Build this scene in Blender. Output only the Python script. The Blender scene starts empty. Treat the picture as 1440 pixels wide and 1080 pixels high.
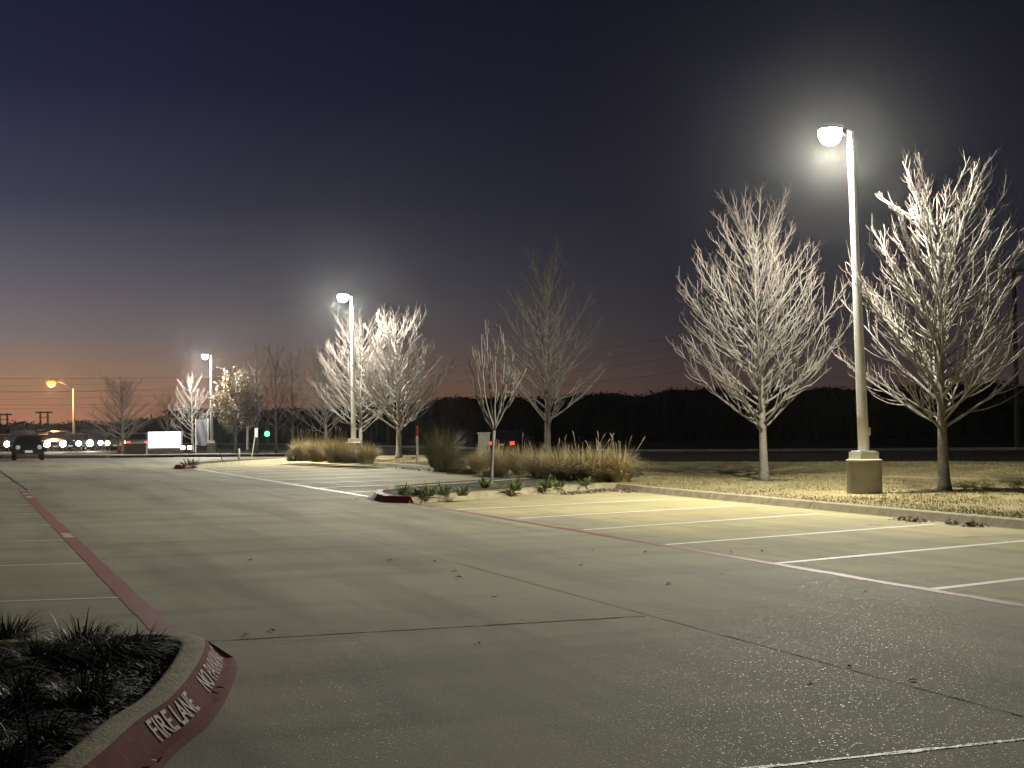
import bpy, bmesh, math, random
import numpy as np
from mathutils import Vector, Matrix, geometry

SC = bpy.context.scene
COL = SC.collection
PI = math.pi

# ------------------------------------------------------------------ camera
F = 1900.0; H = 1.6                      # focal length in photo pixels, eye height in metres
TILT = 0.010; HC = 602 - TILT * (720 + 57)
PITCH = math.atan((HC - 540) / F); ROLL = math.atan(TILT)
cam_d = bpy.data.cameras.new('camera'); cam = bpy.data.objects.new('camera', cam_d); COL.objects.link(cam)
cam_d.sensor_width = 36.0; cam_d.lens = F / 1440 * 36.0
cam_d.clip_start = 0.1; cam_d.clip_end = 3000
cam.matrix_world = Matrix.Translation((0, 0, H)) @ Matrix.Rotation(PI / 2 + PITCH, 4, 'X') @ Matrix.Rotation(-ROLL, 4, 'Z')
SC.camera = cam

# ------------------------------------------------------------------ sky: dusk, afterglow to the left
def srgb(r, g, b):
    f = lambda c: (c / 12.92 if c <= 0.04045 else ((c + 0.055) / 1.055) ** 2.4)
    return (f(r / 255), f(g / 255), f(b / 255), 1)
world = bpy.data.worlds.new('World'); SC.world = world; world.use_nodes = True
wn = world.node_tree; wl = wn.links
bg = wn.nodes['Background']
tc = wn.nodes.new('ShaderNodeTexCoord'); sp = wn.nodes.new('ShaderNodeSeparateXYZ'); wl.new(tc.outputs['Generated'], sp.inputs[0])
def wramp(stops, src, lo, hi):
    mr = wn.nodes.new('ShaderNodeMapRange'); mr.inputs['From Min'].default_value = lo; mr.inputs['From Max'].default_value = hi
    wl.new(src, mr.inputs['Value'])
    cr = wn.nodes.new('ShaderNodeValToRGB'); el = cr.color_ramp.elements
    while len(el) > 1: el.remove(el[-1])
    for i, (p, c) in enumerate(stops):
        e = el[0] if i == 0 else el.new((p - lo) / (hi - lo))
        e.position = (p - lo) / (hi - lo); e.color = c
    wl.new(mr.outputs[0], cr.inputs[0]); return cr.outputs[0]
west = wramp([(-.02, srgb(40, 26, 22)), (0.0, srgb(180, 118, 86)), (.033, srgb(158, 124, 99)), (.066, srgb(125, 114, 113)), (.107, srgb(98, 95, 104)),
              (.16, srgb(64, 65, 83)), (.24, srgb(38, 40, 63)), (.316, srgb(29, 31, 54)), (.55, srgb(20, 22, 38)), (1.0, srgb(15, 17, 28))], sp.outputs['Z'], -.05, 1.0)
east = wramp([(-.02, srgb(18, 14, 14)), (0.0, srgb(68, 51, 51)), (.03, srgb(56, 46, 48)), (.07, srgb(41, 38, 44)), (.12, srgb(30, 30, 39)),
              (.20, srgb(24, 24, 36)), (.316, srgb(18, 19, 30)), (.55, srgb(15, 16, 26)), (1.0, srgb(12, 13, 22))], sp.outputs['Z'], -.05, 1.0)
az = wn.nodes.new('ShaderNodeMath'); az.operation = 'ARCTAN2'; wl.new(sp.outputs['X'], az.inputs[0]); wl.new(sp.outputs['Y'], az.inputs[1])
aw = wn.nodes.new('ShaderNodeMath'); aw.operation = 'SUBTRACT'; wl.new(az.outputs[0], aw.inputs[0]); aw.inputs[1].default_value = -0.50
ab = wn.nodes.new('ShaderNodeMath'); ab.operation = 'ABSOLUTE'; wl.new(aw.outputs[0], ab.inputs[0])
fz = wramp([(0, (0, 0, 0, 1)), (.13, (.07, .07, .07, 1)), (.34, (.60, .60, .60, 1)), (.62, (.94, .94, .94, 1)), (1.0, (1, 1, 1, 1))], ab.outputs[0], 0, 1.2)
mx = wn.nodes.new('ShaderNodeMixRGB'); wl.new(fz, mx.inputs[0]); wl.new(west, mx.inputs[1]); wl.new(east, mx.inputs[2])
wl.new(mx.outputs[0], bg.inputs[0]); bg.inputs[1].default_value = 1.0

SC.view_settings.view_transform = 'Standard'; SC.view_settings.look = 'None'
SC.view_settings.exposure = 0.0; SC.view_settings.gamma = 1.0; SC.view_settings.use_curve_mapping = False
SC.cycles.max_bounces = 6; SC.cycles.diffuse_bounces = 3; SC.cycles.volume_bounces = 0
SC.cycles.sample_clamp_indirect = 4.0; SC.cycles.sample_clamp_direct = 0.0
try: SC.cycles.use_denoising = True
except Exception: pass

# ------------------------------------------------------------------ ground geometry: the lot is level, then dips gently beyond the second lamp
def zg(Y):
    t = np.clip((np.asarray(Y, float) - 62) / 35, 0, 1); r = -0.45 * t * t * (3 - 2 * t)
    return float(r) if np.ndim(Y) == 0 else r
def ray(px, py):
    x = (px - 720) / F; y = -(py - 540) / F
    c, s = math.cos(ROLL), math.sin(ROLL)
    x2, y2 = x * c + y * s, -x * s + y * c
    cp, sn = math.cos(PITCH), math.sin(PITCH)
    return Vector((x2, cp - y2 * sn, sn + y2 * cp))
def at(px, py, z=0.0):
    d = ray(px, py); zz = z
    for _ in range(60):
        P = Vector((0, 0, H)) + d * ((zz - H) / d.z); zz = z + zg(P.y)
    return P
def dep(px, py, Y):
    d = ray(px, py); return Vector((0, 0, H)) + d * (Y / d.y)
LD = Vector((-0.37863, 0.92555, 0)); LE = Vector((0.92555, 0.37863, 0))     # along and across the fire lane
def UV(u, v, z=0.0):
    p = LD * u + LE * v; return Vector((p.x, p.y, z + zg(p.y)))

# ------------------------------------------------------------------ helpers
class MB:
    def __init__(s): s.v = []; s.f = []; s.m = []
    def add(s, vs, fs, m=0):
        o = len(s.v); s.v.extend([tuple(p) for p in vs]); s.f.extend([tuple(i + o for i in f) for f in fs]); s.m.extend([m] * len(fs)); return s
    def box(s, c, d, m=0, rz=0.0, taper=1.0):
        x, y, z = d[0] / 2, d[1] / 2, d[2] / 2; ca, sa = math.cos(rz), math.sin(rz); vs = []
        for k, t in ((-1, 1.0), (1, taper)):
            for a, b in ((-1, -1), (1, -1), (1, 1), (-1, 1)):
                X, Y = a * x * t, b * y * t; vs.append((c[0] + X * ca - Y * sa, c[1] + X * sa + Y * ca, c[2] + k * z))
        return s.add(vs, [(3, 2, 1, 0), (4, 5, 6, 7), (0, 1, 5, 4), (1, 2, 6, 5), (2, 3, 7, 6), (3, 0, 4, 7)], m)
    def tube(s, pts, rad, k=6, m=0, cap=True):
        P = np.array([tuple(p) for p in pts], float); n = len(P); R = np.broadcast_to(np.asarray(rad, float), (n,))
        T = np.gradient(P, axis=0); T /= np.linalg.norm(T, axis=1)[:, None] + 1e-9
        ref = np.array([1.0, 0, 0]) if abs(T[:, 0].mean()) < .7 else np.array([0, 1.0, 0])
        A = np.cross(T, ref); A /= np.linalg.norm(A, axis=1)[:, None] + 1e-9; B = np.cross(T, A)
        an = np.arange(k) * 2 * PI / k
        V = P[:, None] + R[:, None, None] * (np.cos(an)[None, :, None] * A[:, None] + np.sin(an)[None, :, None] * B[:, None])
        fs = [(i * k + j, i * k + (j + 1) % k, (i + 1) * k + (j + 1) % k, (i + 1) * k + j) for i in range(n - 1) for j in range(k)]
        if cap: fs += [tuple(range(k))[::-1], tuple((n - 1) * k + j for j in range(k))]
        return s.add(V.reshape(-1, 3).tolist(), fs, m)
    def lathe(s, prof, c=(0, 0, 0), k=20, m=0):
        vs = [(c[0] + r * math.cos(a * 2 * PI / k), c[1] + r * math.sin(a * 2 * PI / k), c[2] + z) for r, z in prof for a in range(k)]
        fs = [(i * k + j, i * k + (j + 1) % k, (i + 1) * k + (j + 1) % k, (i + 1) * k + j) for i in range(len(prof) - 1) for j in range(k)]
        fs.append(tuple(range(k))[::-1]); fs.append(tuple((len(prof) - 1) * k + j for j in range(k)))
        return s.add(vs, fs, m)
    def build(s, name, mats, parent=None, smooth=False, loc=None):
        me = bpy.data.meshes.new(name)
        me.from_pydata(s.v, [], s.f)
        for m in (mats if isinstance(mats, (list, tuple)) else [mats]): me.materials.append(m)
        if any(s.m): me.polygons.foreach_set('material_index', s.m)
        if smooth: me.polygons.foreach_set('use_smooth', [True] * len(s.f))
        me.update()
        return link(name, me, parent, loc)
def link(name, me, parent=None, loc=None):
    o = bpy.data.objects.new(name, me); COL.objects.link(o)
    if parent is not None: o.parent = parent
    if loc is not None: o.location = loc
    return o
def thing(name, label, cat, loc=(0, 0, 0), rz=0.0, group=None):
    o = bpy.data.objects.new(name, None); o.empty_display_size = .2; COL.objects.link(o); o.location = loc; o.rotation_euler = (0, 0, rz)
    return tag(o, label, cat, group)
def tag(o, label, cat, group=None, kind=None):
    if label: o['label'] = label
    if cat: o['category'] = cat
    if group: o['group'] = group
    if kind: o['kind'] = kind
    return o
def structure(o, label=None):
    o['kind'] = 'structure'
    if label: o['label'] = label
    return o
def copy_tree(o, parent=None):
    c = o.copy(); COL.objects.link(c); c.parent = parent
    for ch in o.children: copy_tree(ch, c)
    return c
def big_mesh(name, V, Fc, mat, parent=None, sides=3):
    V = np.ascontiguousarray(V, np.float32); Fc = np.ascontiguousarray(Fc, np.int32); nf = len(Fc)
    me = bpy.data.meshes.new(name); me.vertices.add(len(V)); me.vertices.foreach_set('co', V.ravel())
    me.loops.add(nf * sides); me.loops.foreach_set('vertex_index', Fc.ravel())
    me.polygons.add(nf); me.polygons.foreach_set('loop_start', np.arange(nf, dtype=np.int32) * sides)
    me.update(calc_edges=True); me.validate(); me.materials.append(mat)
    return link(name, me, parent)
def catmull(pts, n=8):
    P = [Vector(p) for p in pts]; P = [P[0] * 2 - P[1]] + P + [P[-1] * 2 - P[-2]]; out = []
    for i in range(1, len(P) - 2):
        a, b, c, d = P[i - 1:i + 3]
        for k in range(n):
            t = k / n; out.append(.5 * ((2 * b) + (c - a) * t + (2 * a - 5 * b + 4 * c - d) * t * t + (3 * b - a - 3 * c + d) * t ** 3))
    return out + [P[-2]]

# ------------------------------------------------------------------ materials
def mat(name, col, rough=.8, spec=.3, metal=0.0, noise=None, bump=0.0, bscale=40.0, emit=None, strength=0.0, island=None):
    m = bpy.data.materials.new(name); m.use_nodes = True; nt = m.node_tree; L = nt.links; b = nt.nodes['Principled BSDF']
    b.inputs['Base Color'].default_value = (*col, 1); b.inputs['Roughness'].default_value = rough; b.inputs['Metallic'].default_value = metal
    b.inputs['Specular IOR Level'].default_value = spec
    geo = nt.nodes.new('ShaderNodeNewGeometry')
    if noise:                                    # (scale, second colour)
        n = nt.nodes.new('ShaderNodeTexNoise'); n.inputs['Scale'].default_value = noise[0]; n.inputs['Detail'].default_value = 5; L.new(geo.outputs['Position'], n.inputs['Vector'])
        r = nt.nodes.new('ShaderNodeMapRange'); r.inputs['From Min'].default_value = .35; r.inputs['From Max'].default_value = .65; L.new(n.outputs[0], r.inputs[0])
        x = nt.nodes.new('ShaderNodeMixRGB'); x.inputs[1].default_value = (*col, 1); x.inputs[2].default_value = (*noise[1], 1); L.new(r.outputs[0], x.inputs[0]); L.new(x.outputs[0], b.inputs['Base Color'])
    if island:
        x = nt.nodes.new('ShaderNodeValToRGB'); el = x.color_ramp.elements
        cs = [col] + list(island)
        el[0].color = (*cs[0], 1); el[1].color = (*cs[-1], 1)
        for i, c in enumerate(cs[1:-1], 1): el.new(i / (len(cs) - 1)).color = (*c, 1)
        L.new(geo.outputs['Random Per Island'], x.inputs[0]); L.new(x.outputs[0], b.inputs['Base Color'])
    if bump:
        n = nt.nodes.new('ShaderNodeTexNoise'); n.inputs['Scale'].default_value = bscale; n.inputs['Detail'].default_value = 4; L.new(geo.outputs['Position'], n.inputs['Vector'])
        bp = nt.nodes.new('ShaderNodeBump'); bp.inputs['Strength'].default_value = bump; bp.inputs['Distance'].default_value = .02; L.new(n.outputs[0], bp.inputs['Height']); L.new(bp.outputs[0], b.inputs['Normal'])
    if emit:
        b.inputs['Emission Color'].default_value = (*emit, 1); b.inputs['Emission Strength'].default_value = strength
    return m

def concrete(name, c1, c2, stain, glint=True, band=False):
    m = bpy.data.materials.new(name); m.use_nodes = True; nt = m.node_tree; L = nt.links; N = nt.nodes; b = N['Principled BSDF']
    geo = N.new('ShaderNodeNewGeometry')
    mp = N.new('ShaderNodeMapping'); mp.vector_type = 'TEXTURE'; mp.inputs['Rotation'].default_value = (0, 0, math.radians(22.2)); L.new(geo.outputs['Position'], mp.inputs[0])
    def noise(scale, detail=5, vec=None, sc=(1, 1, 1), rough=.6):
        q = N.new('ShaderNodeMapping'); q.inputs['Scale'].default_value = sc; L.new(vec or mp.outputs[0], q.inputs[0])
        n = N.new('ShaderNodeTexNoise'); n.inputs['Scale'].default_value = scale; n.inputs['Detail'].default_value = detail; n.inputs['Roughness'].default_value = rough; L.new(q.outputs[0], n.inputs['Vector']); return n.outputs[0]
    def rng(src, a, c, lo=0.0, hi=1.0):
        r = N.new('ShaderNodeMapRange'); r.inputs['From Min'].default_value = a; r.inputs['From Max'].default_value = c; r.inputs['To Min'].default_value = lo; r.inputs['To Max'].default_value = hi; L.new(src, r.inputs[0]); return r.outputs[0]
    def mix(f, a, c, typ='MIX'):
        x = N.new('ShaderNodeMixRGB'); x.blend_type = typ
        for i, q in enumerate((f, a, c)):
            if isinstance(q, (int, float)): x.inputs[i].default_value = q
            elif isinstance(q, tuple): x.inputs[i].default_value = (*q, 1)
            else: L.new(q, x.inputs[i])
        return x.outputs[0]
    base = mix(rng(noise(.35, 6), .35, .65), c1, c2)
    streak = rng(noise(.9, 6, sc=(1, .12, 1)), .46, .66, 0, .7)           # tyre grime drawn out along the lane
    base = mix(streak, base, stain)
    cross = rng(noise(.7, 6, sc=(.16, 1.3, 1)), .48, .68, 0, .5)          # broom and drip marks across it
    base = mix(cross, base, stain)
    spots = rng(noise(2.6, 3), .66, .74, 0, .5); base = mix(spots, base, stain)
    if band:                                                             # tyre grime where cars pull into the stalls
        sx = N.new('ShaderNodeSeparateXYZ'); L.new(mp.outputs[0], sx.inputs[0])
        w1 = rng(sx.outputs[0], 8.6, 9.9, 1, 0); w2 = rng(noise(.8, 6, sc=(.6, .35, 1)), .40, .58, 0, .8)
        mm = N.new('ShaderNodeMath'); mm.operation = 'MULTIPLY'; L.new(w1, mm.inputs[0]); L.new(w2, mm.inputs[1]); base = mix(mm.outputs[0], base, (.24, .235, .21))
        drip = rng(noise(1.15, 3), .64, .70, 0, .55); base = mix(drip, base, (.15, .135, .10))
    grain = noise(90, 3); base = mix(.75, base, mix(rng(grain, .3, .7), (.62, .62, .62), (1.35, 1.35, 1.35)), 'MULTIPLY')
    oi = N.new('ShaderNodeObjectInfo'); base = mix(1.0, base, mix(oi.outputs['Random'], (.90, .90, .90), (1.06, 1.06, 1.06)), 'MULTIPLY')
    L.new(base, b.inputs['Base Color'])
    vo = N.new('ShaderNodeTexVoronoi'); vo.inputs['Scale'].default_value = 115; L.new(geo.outputs['Position'], vo.inputs['Vector'])
    sr = N.new('ShaderNodeSeparateColor'); L.new(vo.outputs['Color'], sr.inputs[0])
    if glint:
        L.new(rng(sr.outputs[0], .93, .995, .88, .53), b.inputs['Roughness'])
    else: b.inputs['Roughness'].default_value = .7
    b.inputs['Specular IOR Level'].default_value = .30
    h = mix(.55, noise(30, 6, vec=geo.outputs['Position'], rough=.75), vo.outputs['Distance'])
    bp = N.new('ShaderNodeBump'); bp.inputs['Strength'].default_value = .5; bp.inputs['Distance'].default_value = .004; L.new(h, bp.inputs['Height']); L.new(bp.outputs[0], b.inputs['Normal'])
    return m

def paint(name, col, under, wear=.5, scale=14.0, rough=.6):
    m = bpy.data.materials.new(name); m.use_nodes = True; nt = m.node_tree; L = nt.links; N = nt.nodes; b = N['Principled BSDF']
    geo = N.new('ShaderNodeNewGeometry'); fac = None
    for sc_, k in ((scale, 1.0), (scale * .09, .8)):
        n = N.new('ShaderNodeTexNoise'); n.inputs['Scale'].default_value = sc_; n.inputs['Detail'].default_value = 7; n.inputs['Roughness'].default_value = .7; L.new(geo.outputs['Position'], n.inputs['Vector'])
        r = N.new('ShaderNodeMapRange'); r.inputs['From Min'].default_value = .72 - wear * .4; r.inputs['From Max'].default_value = .86 - wear * .3; r.inputs['To Max'].default_value = k; L.new(n.outputs[0], r.inputs[0])
        if fac is None: fac = r.outputs[0]
        else:
            a = N.new('ShaderNodeMath'); a.operation = 'MAXIMUM'; L.new(fac, a.inputs[0]); L.new(r.outputs[0], a.inputs[1]); fac = a.outputs[0]
    x = N.new('ShaderNodeMixRGB'); x.inputs[1].default_value = (*col, 1); x.inputs[2].default_value = (*under, 1); L.new(fac, x.inputs[0]); L.new(x.outputs[0], b.inputs['Base Color'])
    b.inputs['Roughness'].default_value = rough; b.inputs['Specular IOR Level'].default_value = .2
    n = N.new('ShaderNodeTexNoise'); n.inputs['Scale'].default_value = 60; n.inputs['Detail'].default_value = 4; L.new(geo.outputs['Position'], n.inputs['Vector'])
    bp = N.new('ShaderNodeBump'); bp.inputs['Strength'].default_value = .4; bp.inputs['Distance'].default_value = .006; L.new(n.outputs[0], bp.inputs['Height']); L.new(bp.outputs[0], b.inputs['Normal'])
    return m

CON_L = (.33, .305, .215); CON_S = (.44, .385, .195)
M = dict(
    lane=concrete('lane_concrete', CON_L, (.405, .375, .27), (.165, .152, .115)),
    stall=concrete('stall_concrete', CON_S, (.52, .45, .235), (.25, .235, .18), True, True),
    drive=concrete('lit_drive_concrete', (.40, .37, .30), (.34, .32, .27), (.22, .21, .18), False),  # lighter colour stands in for street light falling on the drive
    curb=mat('curb_concrete', (.42, .365, .235), .8, noise=(6, (.30, .265, .175)), bump=.4, bscale=50),
    footing=mat('footing_concrete', (.31, .295, .25), .85, noise=(3, (.21, .20, .17)), bump=.5, bscale=30),
    curbd=mat('dimmed_curb', (.13, .12, .095), .9, noise=(3, (.08, .075, .06))),  # curb concrete darkened in colour so it looks less lit
    seal=mat('joint_sealant', (.022, .022, .021), .56, .45, noise=(20, (.03, .03, .03)), bump=1.0, bscale=14),
    joint=mat('joint_dark', (.045, .042, .036), .95, .02),
    white=paint('white_paint', (.80, .78, .72), CON_S, .34),
    whitel=paint('faded_white_paint', (.72, .69, .64), CON_L, .25),
    whitew=paint('worn_white_paint', (.66, .63, .58), (.34, .27, .24), .62, 9),
    red=paint('red_lane_paint', (.30, .115, .115), (.30, .26, .22), .42, 10),
    redf=paint('faded_red_lane_paint', (.34, .12, .10), (.30, .24, .19), .5, 7),
    redc=paint('red_curb_paint', (.14, .03, .027), (.17, .10, .085), .46, 11, .9),
    reds=paint('dark_red_curb_paint', (.16, .016, .018), (.10, .03, .03), .3, 16),
    letter=paint('white_stencil_paint', (.31, .26, .25), (.15, .055, .05), .92, 34),
    mulch=mat('mulch', (.022, .018, .014), .8, noise=(9, (.045, .036, .027)), bump=1, bscale=40),
    chip=mat('mulch_chips', (.02, .016, .012), .6, .5, island=[(.05, .04, .03), (.09, .075, .06), (.03, .024, .018)]),
    turf=mat('dormant_turf', (.33, .275, .155), .95, .1, noise=(1.3, (.24, .205, .105)), bump=1, bscale=25),
    blade=mat('dormant_blades', (.42, .355, .20), .8, .2, island=[(.32, .27, .14), (.22, .23, .08), (.48, .40, .23)]),
    field=mat('dark_field', (.045, .042, .024), .95, .1, noise=(.2, (.03, .028, .018)), bump=.6, bscale=3),
    asphalt=mat('asphalt', (.030, .030, .030), .85, .15, noise=(1.5, (.042, .041, .039)), bump=.5, bscale=60),
    steel=mat('painted_steel_pole', (.62, .61, .58), .5, .5, noise=(8, (.55, .54, .51)), bump=.05),
    head=mat('bronze_lamp_housing', (.09, .085, .075), .5, .5),
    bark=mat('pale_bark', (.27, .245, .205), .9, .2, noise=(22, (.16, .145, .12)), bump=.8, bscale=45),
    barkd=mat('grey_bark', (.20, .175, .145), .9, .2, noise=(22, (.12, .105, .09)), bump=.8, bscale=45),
    limb=mat('limb_bark', (.26, .245, .222), .9, .2, noise=(7, (.17, .158, .142)), bump=.3, bscale=60),
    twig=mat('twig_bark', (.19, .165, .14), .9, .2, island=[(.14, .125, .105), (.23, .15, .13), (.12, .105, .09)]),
    leaf=mat('brown_leaves', (.26, .19, .10), .7, .3, island=[(.16, .12, .065), (.33, .26, .15), (.12, .09, .05)]),
    dry=mat('dry_leaf', (.20, .15, .10), .7, .3, island=[(.40, .33, .25), (.10, .07, .045)]),
    reed=mat('tan_reed_blades', (.56, .46, .25), .75, .2, island=[(.66, .55, .32), (.40, .32, .16), (.50, .43, .23), (.25, .20, .10)]),
    plume=mat('seed_plumes', (.34, .29, .21), .9, .1, island=[(.24, .19, .12), (.42, .37, .29)]),
    sage=mat('sage_blades', (.15, .14, .07), .75, .2, island=[(.09, .095, .04), (.22, .19, .10), (.12, .12, .05)]),
    lily=mat('lily_leaves', (.10, .17, .035), .55, .4, island=[(.06, .11, .02), (.16, .20, .06), (.20, .21, .10)]),
    liri=mat('dark_grass_leaves', (.030, .042, .014), .5, .4, island=[(.020, .028, .010), (.055, .06, .022), (.030, .045, .014), (.12, .105, .065), (.026, .034, .012)]),
    wood=mat('far_woods', (.007, .007, .007), .95, .02, noise=(.3, (.010, .010, .009))),
    pole=mat('utility_wood', (.035, .028, .022), .9),
    wire=mat('utility_wire', (.02, .02, .02), .7),
    black=mat('black_car_paint', (.012, .014, .018), .25, .6),
    glass=mat('car_glass', (.01, .012, .015), .08, .8),
    rubber=mat('tyre_rubber', (.015, .015, .015), .85),
    alloy=mat('alloy_rim', (.35, .35, .36), .35, .5, .8),
    chrome=mat('pale_trim', (.6, .6, .6), .3, .6, .6),
    plate=mat('licence_plate', (.75, .75, .72), .5),
    redlens=mat('dull_red_lens', (.25, .01, .01), .25, .6),
    cleard=mat('unlit_clear_lens', (.55, .55, .58), .15, .8),
    greyp=mat('grey_car_paint', (.05, .05, .055), .35, .6),
    silver=mat('silver_car_paint', (.30, .30, .31), .35, .6),
    grey=mat('grey_fabric', (.15, .15, .16), .8, noise=(3, (.11, .11, .12)), bump=.4, bscale=8),
    box=mat('beige_cabinet', (.42, .39, .33), .6, noise=(6, (.33, .31, .26))),
    stone=mat('brown_masonry', (.13, .10, .08), .9, noise=(5, (.08, .065, .05)), bump=.8, bscale=12),
    orange=mat('orange_red_cap', (.32, .05, .03), .6),
    limbp=mat('lit_limb_bark', (.38, .35, .31), .9, .2, noise=(7, (.27, .25, .22)), bump=.3, bscale=60),  # paler copy of the limb bark, lamp light painted into a dim tree
    post=mat('white_post', (.66, .63, .56), .6, noise=(9, (.5, .48, .42))),
    e_lamp=mat('lamp_glow', (1, 1, .95), .4, emit=(1.0, .97, .86), strength=38),
    e_cool=mat('cool_lamp_glow', (1, 1, 1), .4, emit=(.96, .97, 1.0), strength=42),
    e_sod=mat('sodium_glow', (1, .7, .3), .4, emit=(1.0, .26, .03), strength=3.6),
    e_head=mat('headlight_glow', (1, 1, 1), .3, emit=(1.0, .95, .85), strength=75),
    e_headw=mat('warm_headlight_glow', (1, 1, 1), .3, emit=(1.0, .72, .38), strength=45),
    e_tail=mat('taillight_glow', (1, .1, .1), .3, emit=(1.0, .03, .015), strength=4),
    e_amber=mat('amber_glow', (1, .3, .1), .3, emit=(1.0, .20, .04), strength=4),
    e_green=mat('green_signal_glow', (.1, 1, .3), .3, emit=(.05, 1.0, .16), strength=8),
    e_sign=mat('sign_panel_glow', (1, 1, 1), .4, emit=(1.0, .99, .94), strength=5.5),
    e_violet=mat('violet_lamp_glow', (1, 1, 1), .3, emit=(.62, .58, 1.0), strength=6),
)

# ------------------------------------------------------------------ ground, street, lot
def strip_grid(name, poly_fn, us, vs, z, m, parent=None):
    b = MB(); P = [[poly_fn(u, v, z) for v in vs] for u in us]; k = len(vs)
    b.add([p for r in P for p in r], [(i * k + j, i * k + j + 1, (i + 1) * k + j + 1, (i + 1) * k + j) for i in range(len(us) - 1) for j in range(k - 1)])
    return b.build(name, m, parent)
def XYZ(x, y, z): return Vector((x, y, z + zg(y)))
ys = [-60, -20, 0, 20, 40, 55] + list(range(60, 101, 3)) + [110, 140, 200, 300, 440]
structure(strip_grid('ground', lambda y, x, z: XYZ(x, y, z), ys, [-440, -300, -200, -100, -40, 0, 40, 100, 200, 300, 440][::-1], -.10, M['field']), 'dark open ground running to the horizon')
# the street that crosses behind the trees
near = [(-160, 106), (-60, 98), (-28, 93), (-16, 84), (-7, 72), (0, 60), (5.2, 49.5), (12.6, 47), (40, 40), (90, 26)]
far_ = [(-160, 162), (-75, 160), (-38, 154), (-12, 122), (2, 100), (14, 86), (20, 76), (32, 68), (60, 62), (110, 50)]
na, fa = catmull([(*p, 0) for p in near], 6), catmull([(*p, 0) for p in far_], 6)
b = MB(); k = 7; vs = []
for p, q in zip(na, fa):
    for j in range(k):
        w = p.lerp(q, j / (k - 1)); vs.append(XYZ(w.x, w.y, -.03))
b.add(vs, [(i * k + j, (i + 1) * k + j, (i + 1) * k + j + 1, i * k + j + 1) for i in range(len(na) - 1) for j in range(k - 1)])
structure(b.build('street', M['asphalt']), 'dark asphalt street crossing behind the trees')
b = MB()
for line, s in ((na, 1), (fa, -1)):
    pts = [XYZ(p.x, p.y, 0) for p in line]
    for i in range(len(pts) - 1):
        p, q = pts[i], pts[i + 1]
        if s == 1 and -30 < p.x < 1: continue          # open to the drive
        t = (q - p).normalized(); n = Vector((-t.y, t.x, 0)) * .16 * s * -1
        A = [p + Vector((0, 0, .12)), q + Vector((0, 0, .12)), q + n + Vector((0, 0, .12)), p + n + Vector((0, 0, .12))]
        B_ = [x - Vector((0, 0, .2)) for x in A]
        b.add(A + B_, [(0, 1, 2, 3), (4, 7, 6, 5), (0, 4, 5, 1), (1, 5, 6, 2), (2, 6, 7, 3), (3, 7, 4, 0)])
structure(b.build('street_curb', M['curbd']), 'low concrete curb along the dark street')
# drive across the end of the lot
dus = [i / 40 for i in range(41)]
def drive_pt(t, w, z):
    a = Vector((-75, 60, 0)).lerp(Vector((2, 50, 0)), t); c = Vector((-75, 92, 0)).lerp(Vector((2, 70, 0)), t)
    p = a.lerp(c, w); return XYZ(p.x, p.y, z)
structure(strip_grid('driveway', drive_pt, dus, [i / 12 for i in range(13)][::-1], -.010, M['drive']), 'concrete drive coloured lighter as if lamplit, crossing the far end of the lot')

lot = structure(strip_grid('parking_lot', UV, [-6 + i * 2.2 for i in range(32)], [-9, -4, 0, 4, 8, 12, 15.4], -.022, M['joint']), 'concrete parking lot with painted stalls and a fire lane')
vb = [-8.9, -5.3, -1.9, 1.42, 5.25, 8.62, 11.5, 15.3]
ub = [-5, .65, 5.30, 9.95, 14.62, 19.25, 23.9, 28.5, 33.2, 37.8, 42.4, 47.0, 51.7, 56.3, 61.5]
rs = random.Random(4)
def u_skip(i, j): return ub[i + 1] < 10 and j in (2,)
for i in range(len(ub) - 1):
    for j in range(len(vb) - 1):
        if u_skip(i, j): continue
        u0, u1, v0, v1 = ub[i] + .002, ub[i + 1] - .002, (vb[j - 1] if ub[i + 1] < 10 and j == 3 else vb[j]) + .002, vb[j + 1] - .002
        b = MB(); n = 4; vs = []
        dz = 0.0
        for a in range(n + 1):
            for c in range(n + 1): vs.append(UV(u0 + (u1 - u0) * a / n, v0 + (v1 - v0) * c / n, dz))
        fs = [(a * (n + 1) + c, (a + 1) * (n + 1) + c, (a + 1) * (n + 1) + c + 1, a * (n + 1) + c + 1)[::-1] for a in range(n) for c in range(n)]
        ring = [a * (n + 1) for a in range(n + 1)] + [n * (n + 1) + c for c in range(1, n + 1)] + [a * (n + 1) + n for a in range(n - 1, -1, -1)] + list(range(n - 1, 0, -1))
        o = len(vs); vs += [Vector(vs[q]) - Vector((0, 0, .05)) for q in ring]
        fs += [(ring[q], ring[(q + 1) % len(ring)], o + (q + 1) % len(ring), o + q) for q in range(len(ring))]
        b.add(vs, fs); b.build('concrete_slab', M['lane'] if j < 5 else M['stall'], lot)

def flat_strip(name, p, q, w, m, parent=lot, z=.0025, n=10, worn=0.0, rnd=random.Random(3)):
    d = (q - p); d.z = 0; d.normalize(); e = Vector((-d.y, d.x, 0)) * w / 2; b = MB(); vs = []
    for i in range(n + 1):
        c = p.lerp(q, i / n); jl, jr = rnd.uniform(-worn, worn), rnd.uniform(-worn, worn)
        for s, jj in ((-1, jl), (1, jr)):
            x = c + e * s * (1 + jj); vs.append((x.x, x.y, zg(x.y) + z))
    b.add(vs, [(2 * i, 2 * i + 2, 2 * i + 3, 2 * i + 1)[::-1] for i in range(n)])
    # facing up
    me = b; o = me.build(name, m, parent); return o
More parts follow.
